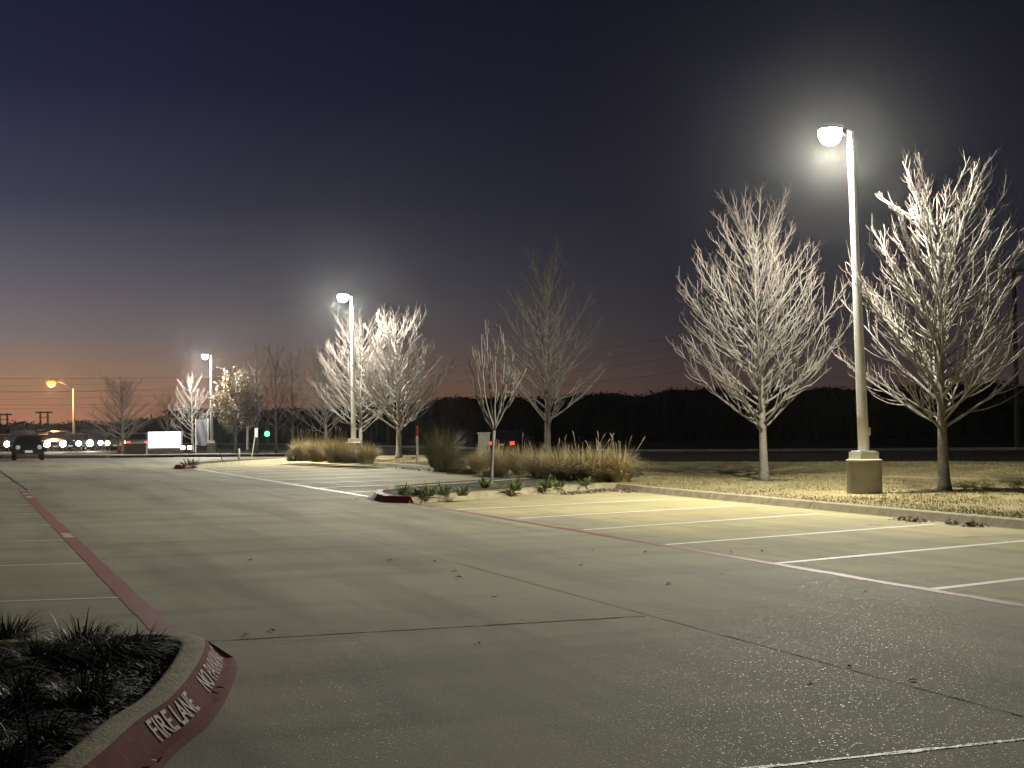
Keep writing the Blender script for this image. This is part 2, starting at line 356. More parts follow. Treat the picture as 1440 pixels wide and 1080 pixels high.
# right-hand stalls, one line per stall
starts = [(7.55, 8.40), (10.27, 8.42), (12.87, 8.36), (15.45, 8.33), (18.18, 8.56), (20.87, 8.62), (23.54, 8.47)]
ends = [(8.7, 13.75), (11.35, 13.75), (13.95, 13.72), (16.56, 13.67), (19.37, 13.6), (21.92, 13.53), (24.49, 13.40)]
for (a, c), (d, e) in zip(starts, ends): flat_strip('stall_line', UV(a, c), UV(d, e), .12, M['white'], worn=.08)
for i in range(10):
    u = 30.9 + 2.68 * i; flat_strip('stall_line', UV(u, 8.45), UV(u + 1.05, 13.9), .13, M['white'], worn=.1)
for u, v in ((13.13, 1.44), (16.58, 1.45), (20.16, 1.47), (23.4, 1.47), (26.6, 1.47), (29.8, 1.47)):
    flat_strip('stall_line', UV(u, v), UV(u + 1.05, v - 5.2), .085, M['whitel'], worn=.15)
flat_strip('fire_lane_stripe', UV(10.02, 1.475), UV(36.4, 1.475), .185, M['red'], worn=.1, n=60, z=.003)
flat_strip('fire_lane_stripe', UV(5.5, 8.36), UV(26.25, 8.42), .13, M['redf'], worn=.35, n=60, z=.003)
flat_strip('lane_edge_line', UV(28.7, 8.36), UV(51.5, 8.10), .17, M['whitew'], worn=.3, n=50, z=.003)
for u, du in ((20.55, .5), (21.1, .3), (32.5, .9), (34.3, .6), (36.2, .5)):
    flat_strip('worn_white_patch', UV(u, 1.475), UV(u + du, 1.475), .13, M['whitew'], worn=.5, n=6, z=.005)
flat_strip('joint_sealant_strip', UV(10.17, 1.7), UV(9.90, 5.2), .019, M['joint'], worn=.7, n=40)
flat_strip('joint_sealant_strip', UV(5.39, 3.2), UV(5.24, 6.1), .035, M['seal'], worn=.6, n=30)
flat_strip('joint_sealant_strip', UV(36.6, 1.6), UV(55, 1.35), .07, M['seal'], worn=.4, n=20)
flat_strip('joint_sealant_strip', UV(5.3, 5.27), UV(14.6, 5.27), .006, M['joint'], worn=.9, n=60)

# ------------------------------------------------------------------ curbs: a profile carried along a line
def sweep(line, prof, closed=False):
    """line: points in plan (with zg added); prof: (outward offset, height). Outward is to the right of travel."""
    n = len(line); b = MB(); vs = []; k = len(prof)
    for i in range(n):
        p0, p1 = line[max(i - 1, 0)], line[min(i + 1, n - 1)]
        t = Vector((p1.x - p0.x, p1.y - p0.y, 0)).normalized(); nrm = Vector((t.y, -t.x, 0))
        # mitre
        if 0 < i < n - 1:
            a = Vector((line[i].x - p0.x, line[i].y - p0.y, 0)).normalized(); na_ = Vector((a.y, -a.x, 0)); sc_ = 1 / max(.5, nrm.dot(na_))
        else: sc_ = 1
        for o, z in prof:
            q = line[i] + nrm * o * sc_; vs.append((q.x, q.y, zg(line[i].y) + z))
    fs = [(i * k + j, (i + 1) * k + j, (i + 1) * k + j + 1, i * k + j + 1) for i in range(n - 1) for j in range(k - 1)]
    fs += [tuple(range(k)), tuple((n - 1) * k + j for j in range(k))[::-1]]
    b.add(vs, fs); return b
# near planter island, bottom left of the view
top = [(9.86, -7.5), (9.92, -3), (9.93, -.5), (9.92, .6), (9.90, 1.05), (9.78, 1.36), (9.48, 1.53), (9.06, 1.50), (8.24, 1.30), (7.44, 1.05), (6.89, .80), (6.06, .48), (5.0, -.05), (3.9, -.75), (2.6, -1.7)]
top = catmull([(u, v, 0) for u, v in top], 10)
line = [UV(p.x, p.y) for p in top]
for p in line: p.z = 0
isl = structure(thing('planter_island', None, None), 'curbed planter bed in the near corner of the lot')
i_red = min(range(len(top)), key=lambda i: abs(top[i].x - 9.36) + (9 if top[i].y < 1 else 0))
CAP = [(.17, -.03), (.17, .13), (.155, .147), (.13, .151), (.03, .151), (0, .148)][::-1]
FACE = [(-.21, -.03), (-.205, .0055), (-.15, .012), (-.11, .03), (-.085, .055), (-.045, .105), (-.022, .138), (0, .148)]
sweep(line, CAP).build('curb_top', M['curb'], isl, True)
sweep(line[:i_red + 1], FACE).build('curb_face', M['curb'], isl, True)
sweep(line[i_red:], FACE).build('red_curb_face', M['redc'], isl, True)['label'] = 'red painted curb face with white stencilled letters'
# stencilled lettering wrapped on the red face
arc = [0.0]
for i in range(i_red, len(line) - 1): arc.append(arc[-1] + (line[i + 1] - line[i]).length)
def on_face(s, h):
    """s metres from the head of the red paint towards the camera; h 0..1 up the face"""
    s = max(0, min(arc[-1] - 1e-4, s)); i = max(j for j in range(len(arc)) if arc[j] <= s); i = min(i, len(arc) - 2); t = (s - arc[i]) / (arc[i + 1] - arc[i])
    p = line[i_red + i].lerp(line[i_red + i + 1], t); tg = (line[i_red + i + 1] - line[i_red + i]).normalized(); n = Vector((-tg.y, tg.x, 0))
    for (o0, z0), (o1, z1), a, c in (((.125, .026), (.085, .058), 0, .30), ((.085, .058), (.045, .108), .30, .75), ((.045, .108), (.022, .141), .75, 1.0)):
        if h <= c or c == 1.0:
            q = (h - a) / (c - a); return p + n * (o0 + (o1 - o0) * q + .003) + Vector((0, 0, z0 + (z1 - z0) * q + .003))
def text_mesh(body):
    cu = bpy.data.curves.new('lettering', 'FONT'); cu.body = body; cu.size = 1.0; cu.resolution_u = 3; cu.offset = .012
    ob = bpy.data.objects.new('lettering', cu); COL.objects.link(ob); bpy.context.view_layer.update()
    me = bpy.data.meshes.new_from_object(ob.evaluated_get(bpy.context.evaluated_depsgraph_get())); bpy.data.objects.remove(ob); return me
def curb_text(body, s_near, s_far):
    me = text_mesh(body)
    bm = bmesh.new(); bm.from_mesh(me); bmesh.ops.triangulate(bm, faces=bm.faces[:])
    bmesh.ops.subdivide_edges(bm, edges=[e for e in bm.edges if e.calc_length() > .12], cuts=3, use_grid_fill=False)
    xs = [v.co.x for v in bm.verts]; ysv = [v.co.y for v in bm.verts]; x0, x1, y0, y1 = min(xs), max(xs), min(ysv), max(ysv)
    for v in bm.verts:
        a = (v.co.x - x0) / (x1 - x0); h = (v.co.y - y0) / (y1 - y0)
        v.co = on_face(s_near + (s_far - s_near) * a, .08 + .86 * h)
    bm.to_mesh(me); bm.free(); me.materials.clear(); me.materials.append(M['letter']); link('lettering', me, isl)
def s_of(px, py):
    p = at(px, py, .08); p.z = 0; i = min(range(i_red, len(line)), key=lambda i: (line[i] - p).length); return arc[i - i_red]
curb_text('FIRE LANE', s_of(224, 1030), s_of(270, 985)); curb_text('NO PARKING', s_of(281, 966), .18)
inner = []
for i, p in enumerate(line):
    p0, p1 = line[max(i - 1, 0)], line[min(i + 1, len(line) - 1)]; t = (p1 - p0).normalized(); inner.append(p + Vector((t.y, -t.x, 0)) * .168)
def fill_poly(name, pts, z, m, parent=None, cuts=()):
    bm = bmesh.new(); vs = [bm.verts.new((p.x, p.y, 0)) for p in pts]; bm.faces.new(vs); bmesh.ops.triangulate(bm, faces=bm.faces[:])
    for y in cuts: bmesh.ops.bisect_plane(bm, geom=bm.verts[:] + bm.edges[:] + bm.faces[:], plane_co=(0, y, 0), plane_no=(0, 1, 0))
    for v in bm.verts: v.co.z = z + zg(v.co.y)
    for f in bm.faces:
        f.normal_update()
        if f.normal.z < 0: f.normal_flip()
    me = bpy.data.meshes.new(name); bm.to_mesh(me); bm.free(); me.materials.append(m); return link(name, me, parent)
ip = [p for p in inner]
back = UV(2.6, -8.5); back.z = 0; back0 = UV(9.6, -8.5); back0.z = 0
fill_poly('mulch_bed', [back0] + ip + [back], .085, M['mulch'], isl)

# the long verge with the main row of trees; its curb runs round both island ends
front_px = [(1440, 744.5), (1200, 721.5), (1000, 702), (905, 692.5), (868, 688.0), (840, 688.2), (800, 690.5), (700, 698.8), (640, 703.4), (578, 707.6), (545, 706.5), (531, 703.5), (527.5, 700.5), (532, 697.0), (560, 692.5), (640, 686.5), (750, 678.6), (772, 675.6), (745, 672.4), (690, 668.5), (560, 657.6), (428, 648.8), (405, 648.6), (350, 652.2), (275, 658.6), (255, 659.6), (247, 658.6), (250, 656.6), (300, 651.5), (360, 648.4), (420, 646.8)]
fl = [UV(-6, 14.0), UV(6, 14.0)] + [at(*p) for p in front_px]
for p in fl: p.z = 0
KERB = [(-.16, -.05), (-.16, .125), (-.15, .14), (-.03, .14), (.005, .126), (.085, .012), (.10, 0), (.10, -.05)]
ca = [Vector((p.x, p.y, 0)) for p in fl]
cv = []
for i in range(len(ca) - 1):
    n = max(1, int((ca[i + 1] - ca[i]).length / 1.2))
    for q in range(n): cv.append(ca[i].lerp(ca[i + 1], q / n))
cv.append(ca[-1])
def near_idx(px, py):
    p = at(px, py); p.z = 0; return min(range(len(cv)), key=lambda i: (cv[i] - p).length)
nose0, nose1 = near_idx(578, 707.6), near_idx(530, 697.5); fn0, fn1 = near_idx(268, 659), near_idx(250, 656.6)
def curb_run(a, c, m, label):
    par = structure(thing('curb', None, None), label); i = a
    while i < c:
        j = i + 1; L = (cv[j] - cv[i]).length
        while j < c and L < 3.0: L += (cv[j + 1] - cv[j]).length; j += 1
        if c - j == 1: j = c
        seg = [p.copy() for p in cv[i:j + 1]]
        if i > a: seg[0] += (seg[1] - seg[0]).normalized() * .006
        if j < c: seg[-1] += (seg[-2] - seg[-1]).normalized() * .006
        sweep(seg, KERB).build('curb_segment', m, par); i = j
    return par
# travel right to left with the lot on the left hand: mirror the profile so the face looks at the lot
KERB = [(-x, z) for x, z in KERB][::-1]
curb_run(0, nose0, M['curb'], 'concrete curb along the grass verge and island')
curb_run(nose0, nose1, M['reds'], 'red painted curb nose of the near tree island')
curb_run(nose1, fn0, M['curb'], 'concrete curb round the far stalls')
curb_run(fn0, fn1, M['reds'], 'red painted curb nose of the far island')
curb_run(fn1, len(cv) - 1, M['curb'], 'concrete curb at the back of the far island')
iv = []
for i in range(len(cv)):
    p0, p1 = cv[max(i - 1, 0)], cv[min(i + 1, len(cv) - 1)]; t = (p1 - p0).normalized(); iv.append(cv[i] + Vector((t.y, -t.x, 0)) * .12)
backv = [at(*p) for p in ((470, 645.6), (560, 644.0), (640, 644.5))] + [Vector((1.2, 57.5, 0)), Vector((5.2, 49.4, 0)), Vector((12.6, 46.9, 0)), Vector((40, 39.8, 0)), Vector((40, 12, 0))]
for p in backv: p.z = 0
structure(fill_poly('grass_verge', iv + backv, .118, M['turf'], None, [62 + i * 3 for i in range(12)]), 'strip of dormant tan grass beside the stalls')
# mulch of the two islands, a sheet just above the turf
def sheet_px(name, px, z, m, label=None):
    pts = [at(*p) for p in px]
    for p in pts: p.z = 0
    return structure(fill_poly(name, pts, z, m, None, [62 + i * 3 for i in range(12)]), label)
M['soil'] = mat('planter_soil', (.11, .092, .065), .95, .1, noise=(4, (.065, .055, .04)), bump=1, bscale=30)
sheet_px('planting_bed', [(536, 700.4), (545, 703.6), (580, 704), (640, 700), (700, 695.6), (800, 687.4), (850, 684.8), (905, 676), (900, 664), (772, 666), (766, 672), (752, 675.5), (640, 683.5), (560, 689.5)], .124, M['soil'], 'bare soil of the near tree island')
sheet_px('planting_bed', [(254, 656.8), (262, 657.6), (350, 650.9), (400, 647.9), (360, 647.6), (300, 650.2)], .124, M['soil'], 'bare soil of the far island')
# verge beyond the drive, with the far lamp and the sign
nb = [(-260, 640.5), (-60, 642.0), (60, 642.5), (120, 643.0), (150, 643.2), (230, 641.6), (300, 640.2), (400, 641.0), (455, 642)]
nbp = [at(*p) for p in nb]
for p in nbp: p.z = 0
nbl = []
for i in range(len(nbp) - 1):
    n = max(1, int((nbp[i + 1] - nbp[i]).length / 2))
    for q in range(n): nbl.append(nbp[i].lerp(nbp[i + 1], q / n))
nbl.append(nbp[-1])
structure(sweep(nbl, [(-x, z) for x, z in KERB][::-1]).build('curb', M['curb']), 'pale curb along the far side of the drive')
i150 = 0
bk = [Vector((-9, 82, 0)), Vector((-16, 85.5, 0)), Vector((-28, 94, 0)), Vector((-60, 99, 0)), Vector((-90, 101, 0))]
structure(fill_poly('far_verge', [p + Vector((0, .1, 0)) for p in nbl] + bk, .115, M['turf'], None, [62 + i * 3 for i in range(14)]), 'grass verge beyond the drive')
# narrow path along the back of the verge on the right
pa = [at(*p) for p in ((925, 668), (1240, 677.5), (1440, 684), (1700, 692))]
b = MB(); vs = []
for p in pa:
    for o, z in ((0, .12), (0, .15), (.32, .15), (.32, .12)): vs.append((p.x, p.y + o, z))
b.add(vs, [(i * 4 + j, i * 4 + 4 + j, i * 4 + 5 + j, i * 4 + 1 + j) for i in range(3) for j in range(3)])
structure(b.build('concrete_edging', M['curb']), 'thin concrete edging across the grass verge')

# ------------------------------------------------------------------ lot lamps
ies_text = bpy.data.texts.new('lot_lamp_distribution')
ang = [0, 20, 40, 55, 65, 72, 78, 84, 90, 97, 105, 120, 180]
cd = [900, 820, 800, 900, 1150, 1280, 1220, 850, 460, 230, 80, 10, 0]
ies_text.write('IESNA:LM-63-2002\nTILT=NONE\n1 -1 1 %d 1 1 2 0 0 0\n1 1 100\n%s\n0\n%s\n' % (len(ang), ' '.join(map(str, ang)), ' '.join(map(str, cd))))
def lamp_light(name, parent, loc, col, power, radius=.12):
    ld = bpy.data.lights.new(name, 'POINT'); ld.color = col; ld.energy = power; ld.shadow_soft_size = radius
    ld.use_nodes = True; nt = ld.node_tree; em = nt.nodes['Emission']; ies = nt.nodes.new('ShaderNodeTexIES'); ies.mode = 'INTERNAL'; ies.ies = ies_text
    nt.links.new(ies.outputs[0], em.inputs['Strength'])
    o = bpy.data.objects.new(name, ld); COL.objects.link(o); o.parent = parent; o.location = loc; return o
def lot_lamp(label, base, Htop, rb, hb, arm_dir, col, power, em, lean=(0, 0)):
    t = thing('lot_lamp', label, 'lamp post', base, 0, 'lamp posts lighting the parking lot')
    MB().lathe([(rb, -.12), (rb, hb - .05), (rb - .012, hb - .012), (rb - .04, hb), (.05, hb + .001)], k=32).build('footing', M['footing'], t, False)
    for p in t.children[0].data.polygons: p.use_smooth = False
    MB().lathe([(rb + .004, hb - .045), (rb + .012, hb - .035), (rb + .012, hb - .012), (rb - .03, hb + .004), (.05, hb + .006)], k=32).build('footing_rim', M['curb'], t)
    MB().box((0, 0, hb + .075), (rb * 1.22, rb * 1.22, .14), rz=.35).build('base_cover', M['steel'], t)
    MB().box((0, 0, hb + .155), (rb * 1.02, rb * 1.02, .03), rz=.35).build('base_plate', M['steel'], t)
    n = 9; pts = [Vector((lean[0] * i / n, lean[1] * i / n, hb + .15 + (Htop - hb - .15) * i / n)) for i in range(n + 1)]
    MB().tube(pts, np.linspace(.112, .066, n + 1), 20).build('pole', M['steel'], t, True)
    MB().box((.105, -.03, hb + .55), (.03, .09, .16)).build('hand_hole_cover', M['steel'], t)
    MB().lathe([(.074, 0), (.076, .02), (.05, .045), (.01, .055)], (lean[0], lean[1], Htop), 16).build('pole_cap', M['head'], t, True)
    hd = Vector((arm_dir[0], arm_dir[1], 0)).normalized(); c = Vector((lean[0], lean[1], Htop)); a0 = c + Vector((0, 0, -.10)); a1 = c + hd * .20 + Vector((0, 0, .0))
    MB().tube([a0, a0 + hd * .1 + Vector((0, 0, .03)), a1], .03, 10).build('arm', M['head'], t)
    rz = math.atan2(hd.y, hd.x); hc = c + hd * .43 + Vector((0, 0, .055))
    h = MB().box((0, 0, .012), (.44, .34, .05), taper=.7).build('lamp_head', M['head'], t); h.location = hc; h.rotation_euler = (0, 0, rz)
    lens = MB().lathe([(.19, -.012), (.235, -.03), (.24, -.12), (.205, -.22), (.15, -.29), (.08, -.325), (.01, -.335)], k=24).build('lens', em, h, True)
    lamp_light('lamp_light', h, (0, 0, -.47), col, power)
    return t
b1 = at(1216, 702); b1.z = .10
LAMP1 = lot_lamp('tall nearest lamp post on a bare concrete footing between the two right-hand bare trees', b1, 7.38 - .10, .345, .72 - .02, (-1, -.15), (1.0, .955, .80), 92, M['e_lamp'], (-.16, 0))
b2 = dep(497.5, 649, 58.5); b2.z = .1
lot_lamp('middle lamp post rising behind the tan ornamental grasses left of the centre', b2, 7.05, .34, .72, (-1, -.75), (1.0, .965, .84), 108, M['e_cool'], (-.04, 0))
b3 = at(297.5, 638.5); b3.z += .1
lot_lamp('farthest lamp post beside the tree that keeps brown leaves', b3, 7.0, .34, .72, (-1, -.3), (1.0, .97, .88), 120, M['e_cool'])

# ------------------------------------------------------------------ bare trees
def tree(name, label, base, Ht, W, seed, n_limb=34, crown0=.17, trunk_r=.12, twigs=4, sec=8, shape=.62, group=None, lean=(0, 0), bark='bark', fork=0, leaves=0, spread=1.0, thick=1.0, up=1.0, wgroup=True):
    R = random.Random(seed); t = thing(name, label, 'tree', base, R.uniform(0, 6.28) if False else 0, group)
    rnd = lambda a, c: R.uniform(a, c)
    env = lambda h: (W / 2) * max(.06, math.sin(PI * min(1, max(0, (h / Ht - crown0 * .7) / (1.045 - crown0 * .7))) ** shape)) ** .68
    # trunk and leader
    n = 14; lead = []
    wx, wy = rnd(0, 6), rnd(0, 6)
    for i in range(n + 1):
        f = i / n; a = .035 * Ht * f * f
        lead.append(Vector((lean[0] * f + .3 * a * math.sin(3.1 * f + wx) - .3 * a * math.sin(wx), lean[1] * f + .3 * a * math.sin(2.7 * f + wy) - .3 * a * math.sin(wy), Ht * .88 * f)))
    rad = [trunk_r * (1.45 if i == 0 else 1.0) * (1 - .93 * (i / n) ** .75) + .006 for i in range(n + 1)]
    lead[0].z = -.1; lead.insert(1, Vector((lead[0].x, lead[0].y, .12))); rad.insert(1, trunk_r * 1.12)
    MB().tube(lead, rad, 9).build('trunk', M[bark], t, True)
    def lead_at(h):
        f = max(0, min(1, h / (Ht * .88))) * n; i = min(n - 1, int(f)); A = lead[i + 1] if i > 0 else lead[1]; return A.lerp(lead[i + 2], f - i)
    tw = MB(); lf = []
    def bez(p, c, e, k, wob):
        out = []; kw = Vector((rnd(-1, 1), rnd(-1, 1), 0)) * wob * .9; ph_ = rnd(0, 6)
        for i in range(k + 1):
            f = i / k; q = kw * math.sin(f * 9 + ph_) * (f * (1.2 - f)) + p * (1 - f) ** 2 + c * 2 * f * (1 - f) + e * f * f
            if 0 < i: q += Vector((rnd(-1, 1), rnd(-1, 1), rnd(-.5, .5))) * wob * (0.4 + f)
            out.append(q)
        return out
    def shoot(p, tan, outw, L, ang):
        """end and control point of a shoot leaving p at ang from the parent tangent, bending upward"""
        side = outw - tan * outw.dot(tan); side = side.normalized() if side.length > 1e-4 else Vector((1, 0, 0))
        d = (tan * math.cos(ang) + side * math.sin(ang)).normalized(); c = p + d * L * .5
        e = c + (d + Vector((0, 0, .8 * up))).normalized() * L * .5; return c, e
    ga = rnd(0, 6.28)
    for li in range(n_limb):
        f = (li + .5) / n_limb; h = Ht * (crown0 + (.80 - crown0) * f ** 1.1); ga += 2.39996 + rnd(-.35, .35)
        p = lead_at(h); az_ = Vector((math.cos(ga), math.sin(ga), 0))
        th = math.radians((52 - 28 * f) * spread) * rnd(.85, 1.12); k0 = rnd(.82, 1.06); rise = 1.0
        for _ in range(8):
            reach = env(h + rise) * k0; rise = reach / math.tan(th)
            if h + rise > Ht * 1.0: rise = Ht * rnd(.86, 1.0) - h
        e = p + az_ * reach + Vector((0, 0, rise)); sd_ = Vector((-az_.y, az_.x, 0)) * rnd(-.10, .10) * reach; c = p + az_ * reach * rnd(.48, .62) + sd_ + Vector((0, 0, rise * rnd(.32, .44)))
        L = (e - p).length; pts = bez(p, c, e, 9, .007 * L)
        r0 = thick * (.011 + .0080 * L) * rnd(.85, 1.1); r1 = .007 * thick
        b = MB(); b.tube(pts, np.linspace(r0, r1, len(pts)) , 5)
        ns = max(3, int(sec * (L / (Ht * .36)) * rnd(.8, 1.2)))
        for s in range(ns):
            q = .16 + .80 * (s + rnd(.1, .9)) / ns; x = q * 9; i = min(8, int(x)); sp_ = pts[i].lerp(pts[i + 1], x - i); tan = (pts[i + 1] - pts[i]).normalized()
            oa = rnd(0, 6.28); outw = Vector((math.cos(oa), math.sin(oa), rnd(-.2, .6))) + az_ * .5
            l2 = L * rnd(.20, .46) * (1.15 - .8 * q); c2, e2 = shoot(sp_, tan, outw, l2, math.radians(rnd(20, 40)))
            p2 = bez(sp_, c2, e2, 4, .010 * l2); rr = max(.0075, r0 * (1 - q) * .5 + .005) * thick
            b.tube(p2, np.linspace(rr, .0058 * thick, 5), 4, cap=False)
            for w in range(twigs):
                q2 = .15 + .85 * (w + rnd(0, 1)) / twigs; x2 = min(3.999, q2 * 4); i2 = int(x2); sp2 = p2[i2].lerp(p2[i2 + 1], x2 - i2); t2 = (p2[i2 + 1] - p2[i2]).normalized()
                oa = rnd(0, 6.28); l3 = rnd(.12, .32) * (Ht / 7); c3, e3 = shoot(sp2, t2, Vector((math.cos(oa), math.sin(oa), .3)), l3, math.radians(rnd(18, 42)))
                tw.tube([sp2, c3, e3], np.array([.0052, .0046, .003]) * thick, 3, cap=False)
                if leaves and sp2.z < Ht * rnd(.55, .95): lf += [sp2, c3, e3][:leaves]
        for w in range(3):
            l3 = rnd(.2, .4) * (Ht / 7); c3, e3 = shoot(pts[-2 - w], (pts[-1] - pts[-2]).normalized(), Vector((rnd(-1, 1), rnd(-1, 1), .3)), l3, math.radians(rnd(15, 40)))
            tw.tube([pts[-2 - w], c3, e3], np.array([.0058, .005, .003]) * thick, 3, cap=False)
        b.build('limb', {'bark': M['limb'], 'barkd': M['barkd'], 'limbp': M['limbp']}[bark], t, True)
    o = tw.build('twigs', {'bark': M['twig'], 'barkd': M['barkd'], 'limbp': M['limb']}[bark], t); o['kind'] = 'stuff'
    if lf:
        V = []; Fc = []
        for p in lf:
            for _ in range(2):
                c = p + Vector((rnd(-.12, .12), rnd(-.12, .12), rnd(-.15, .05))); a = Vector((rnd(-1, 1), rnd(-1, 1), rnd(-1, .3))).normalized(); d = a.cross(Vector((rnd(-1, 1), rnd(-1, 1), rnd(-1, 1)))).normalized()
                s = rnd(.10, .19); i = len(V); V += [c, c + a * s * .5 + d * s * .38, c + a * s, c + a * s * .5 - d * s * .38]; Fc.append((i, i + 1, i + 2, i + 3))
        o = big_mesh('leaves', np.array([tuple(v) for v in V]), np.array(Fc), M['leaf'], t, 4); o['kind'] = 'stuff'
    return t
def tpos(px, py, z=.12, Y=None):
    p = at(px, py, z) if Y is None else dep(px, py, Y)
    if Y is not None: p.z = z + zg(p.y)
    return p
G1 = 'bare ornamental trees on the verges'
tree('bare_tree', 'large pale lit bare tree on the grass just left of the nearest lamp post', tpos(1075, 675), 7.2, 4.5, 11, 66, .155, .115, 3, 12, .70, G1, (-.12, 0))
tree('bare_tree', 'largest bare tree at the right edge, right of the nearest lamp post', tpos(1328, 690), 6.95, 4.7, 23, 66, .165, .125, 3, 12, .70, G1, (-.10, 0), spread=1.08)
tree('bare_tree', 'dim bare tree rising out of the long tan grass clump near the middle', tpos(771, 655), 7.6, 4.7, 31, 44, .16, .125, 4, 9, .62, G1, (-.05, 0), 'limbp')
tree('bare_tree', 'dark trunked bare tree right of the middle lamp post beside the red topped marker', tpos(561, 650.5, Y=58.5), 6.6, 5.0, 47, 66, .16, .14, 4, 11, .72, G1, (.03, 0))
tree('bare_tree', 'brightly lit bare tree directly behind the middle lamp post', tpos(507, 645, Y=63), 6.9, 4.9, 53, 58, .15, .11, 4, 11, .72, G1, (.1, 0))
tree('bare_tree', 'grey bare tree behind the tan grasses left of the middle lamp post', tpos(459, 640, Y=74), 6.1, 4.4, 61, 40, .16, .11, 4, 9, .8, G1, (-.1, 0))
tree('leafy_tree', 'tree keeping brown leaves on its lower crown right of the farthest lamp post', tpos(331, 638.5, Y=97), 6.5, 4.0, 67, 40, .17, .12, 4, 9, .66, G1, (.1, 0), leaves=3)
tree('bare_tree', 'lit bare tree between the glowing sign and the farthest lamp post', tpos(271, 638, Y=100), 5.9, 3.9, 71, 32, .14, .12, 4, 9, .75, G1, (-.05, 0))
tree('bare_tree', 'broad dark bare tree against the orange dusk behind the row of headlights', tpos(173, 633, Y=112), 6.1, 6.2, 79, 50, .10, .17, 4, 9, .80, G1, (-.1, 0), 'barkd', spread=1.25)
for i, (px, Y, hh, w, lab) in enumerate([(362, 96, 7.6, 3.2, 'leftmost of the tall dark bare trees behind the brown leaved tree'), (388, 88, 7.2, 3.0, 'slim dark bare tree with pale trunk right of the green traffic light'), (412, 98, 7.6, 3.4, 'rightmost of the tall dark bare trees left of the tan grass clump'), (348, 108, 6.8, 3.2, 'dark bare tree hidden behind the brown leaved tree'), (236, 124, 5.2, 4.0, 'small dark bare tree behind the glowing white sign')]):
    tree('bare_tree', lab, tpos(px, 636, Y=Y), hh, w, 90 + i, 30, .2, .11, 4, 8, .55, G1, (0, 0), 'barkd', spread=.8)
# young tree with a narrow vase of stems
def sapling(base, label):
    R = random.Random(5); t = thing('young_tree', label, 'tree', base); rnd = R.uniform
    tr = [Vector((-.02, 0, -.1)), Vector((0, 0, .1)), Vector((.02, 0, .5)), Vector((.05, 0, .95)), Vector((.08, 0, 1.30))]
    MB().tube(tr, [.05, .045, .04, .038, .036], 8).build('trunk', M['limb'], t, True); tw = MB()
    ends = [(-.30, .05, 3.1), (-.36, .1, 2.75), (-.2, -.1, 3.55), (-.05, .1, 3.7), (.12, -.05, 3.3), (.32, .1, 3.6), (.55, 0, 3.05), (.85, -.05, 2.75), (.62, .1, 2.55)]
    for x, y, z in ends:
        st = Vector((.08, 0, 1.28)) if z > 2.6 else Vector((.22, 0, 1.7)); e = Vector((x, y, z)); c = Vector((x * 1.05 + (.02 if x > 0 else -.03), y, st.z + (z - st.z) * .42)) if x < .4 else Vector((x * .45, y, st.z + (z - st.z) * .4))
        pts = []
        for i in range(10):
            f = i / 9; pts.append(st * (1 - f) ** 2 + c * 2 * f * (1 - f) + e * f * f + Vector((rnd(-.018, .018), rnd(-.018, .018), 0)) * (i > 0))
        b = MB(); b.tube(pts, np.linspace(.024, .008, 10), 6)
        for s in range(6):
            i = R.randint(3, 8); d = (pts[i] - pts[i - 1]).normalized(); o = Vector((rnd(-1, 1), rnd(-1, 1), 0)).normalized(); L = rnd(.25, .55)
            q = [pts[i], pts[i] + (d + o * .45).normalized() * L * .5]; q.append(q[1] + (d + o * .12 + Vector((0, 0, .3))).normalized() * L * .5); b.tube(q, [.010, .008, .005], 4)
            for w in range(2):
                o = Vector((rnd(-1, 1), rnd(-1, 1), .4)).normalized(); tw.tube([q[1], q[1] + (d * .8 + o * .5) * .12, q[1] + (d * .9 + o * .4) * .26], [.006, .005, .004], 3)
        b.build('limb', M['limb'], t, True)
    tw.build('twigs', M['twig'], t)['kind'] = 'stuff'
sapling(tpos(691, 683.5), 'slender young tree with a narrow vase of stems in the near island')

# ------------------------------------------------------------------ grasses and bedding plants
def blades(R, n, h, spread, width, droop, base_r=.12, lean=(0, 0), curl=1.0):
    """arching ribbon blades from a clump's crown: vertices and quads"""
    V = []; Q = []
    for _ in range(n):
        a = R.uniform(0, 2 * PI); q = R.random() ** .7; br = base_r * math.sqrt(R.random()); L = h * R.uniform(.42, 1.1)
        o = Vector((br * math.cos(a), br * math.sin(a), 0)); d = Vector((math.cos(a + R.uniform(-.5, .5)), math.sin(a + R.uniform(-.5, .5)), 0)); side = Vector((-d.y, d.x, 0)) * width * R.uniform(.6, 1.1)
        out = spread * q * R.uniform(.7, 1.25) + .04; i = len(V); k = 4
        for s in range(k + 1):
            f = s / k; z = L * (f - droop * q * f * f * f); p = o + d * out * f ** (1 + .6 * curl) + Vector((lean[0] * f, lean[1] * f, z)); wd = side * (1 - f * .85) * .5
            V += [p - wd, p + wd]
        Q += [(i + 2 * s, i + 2 * s + 1, i + 2 * s + 3, i + 2 * s + 2) for s in range(k)]
    return V, Q
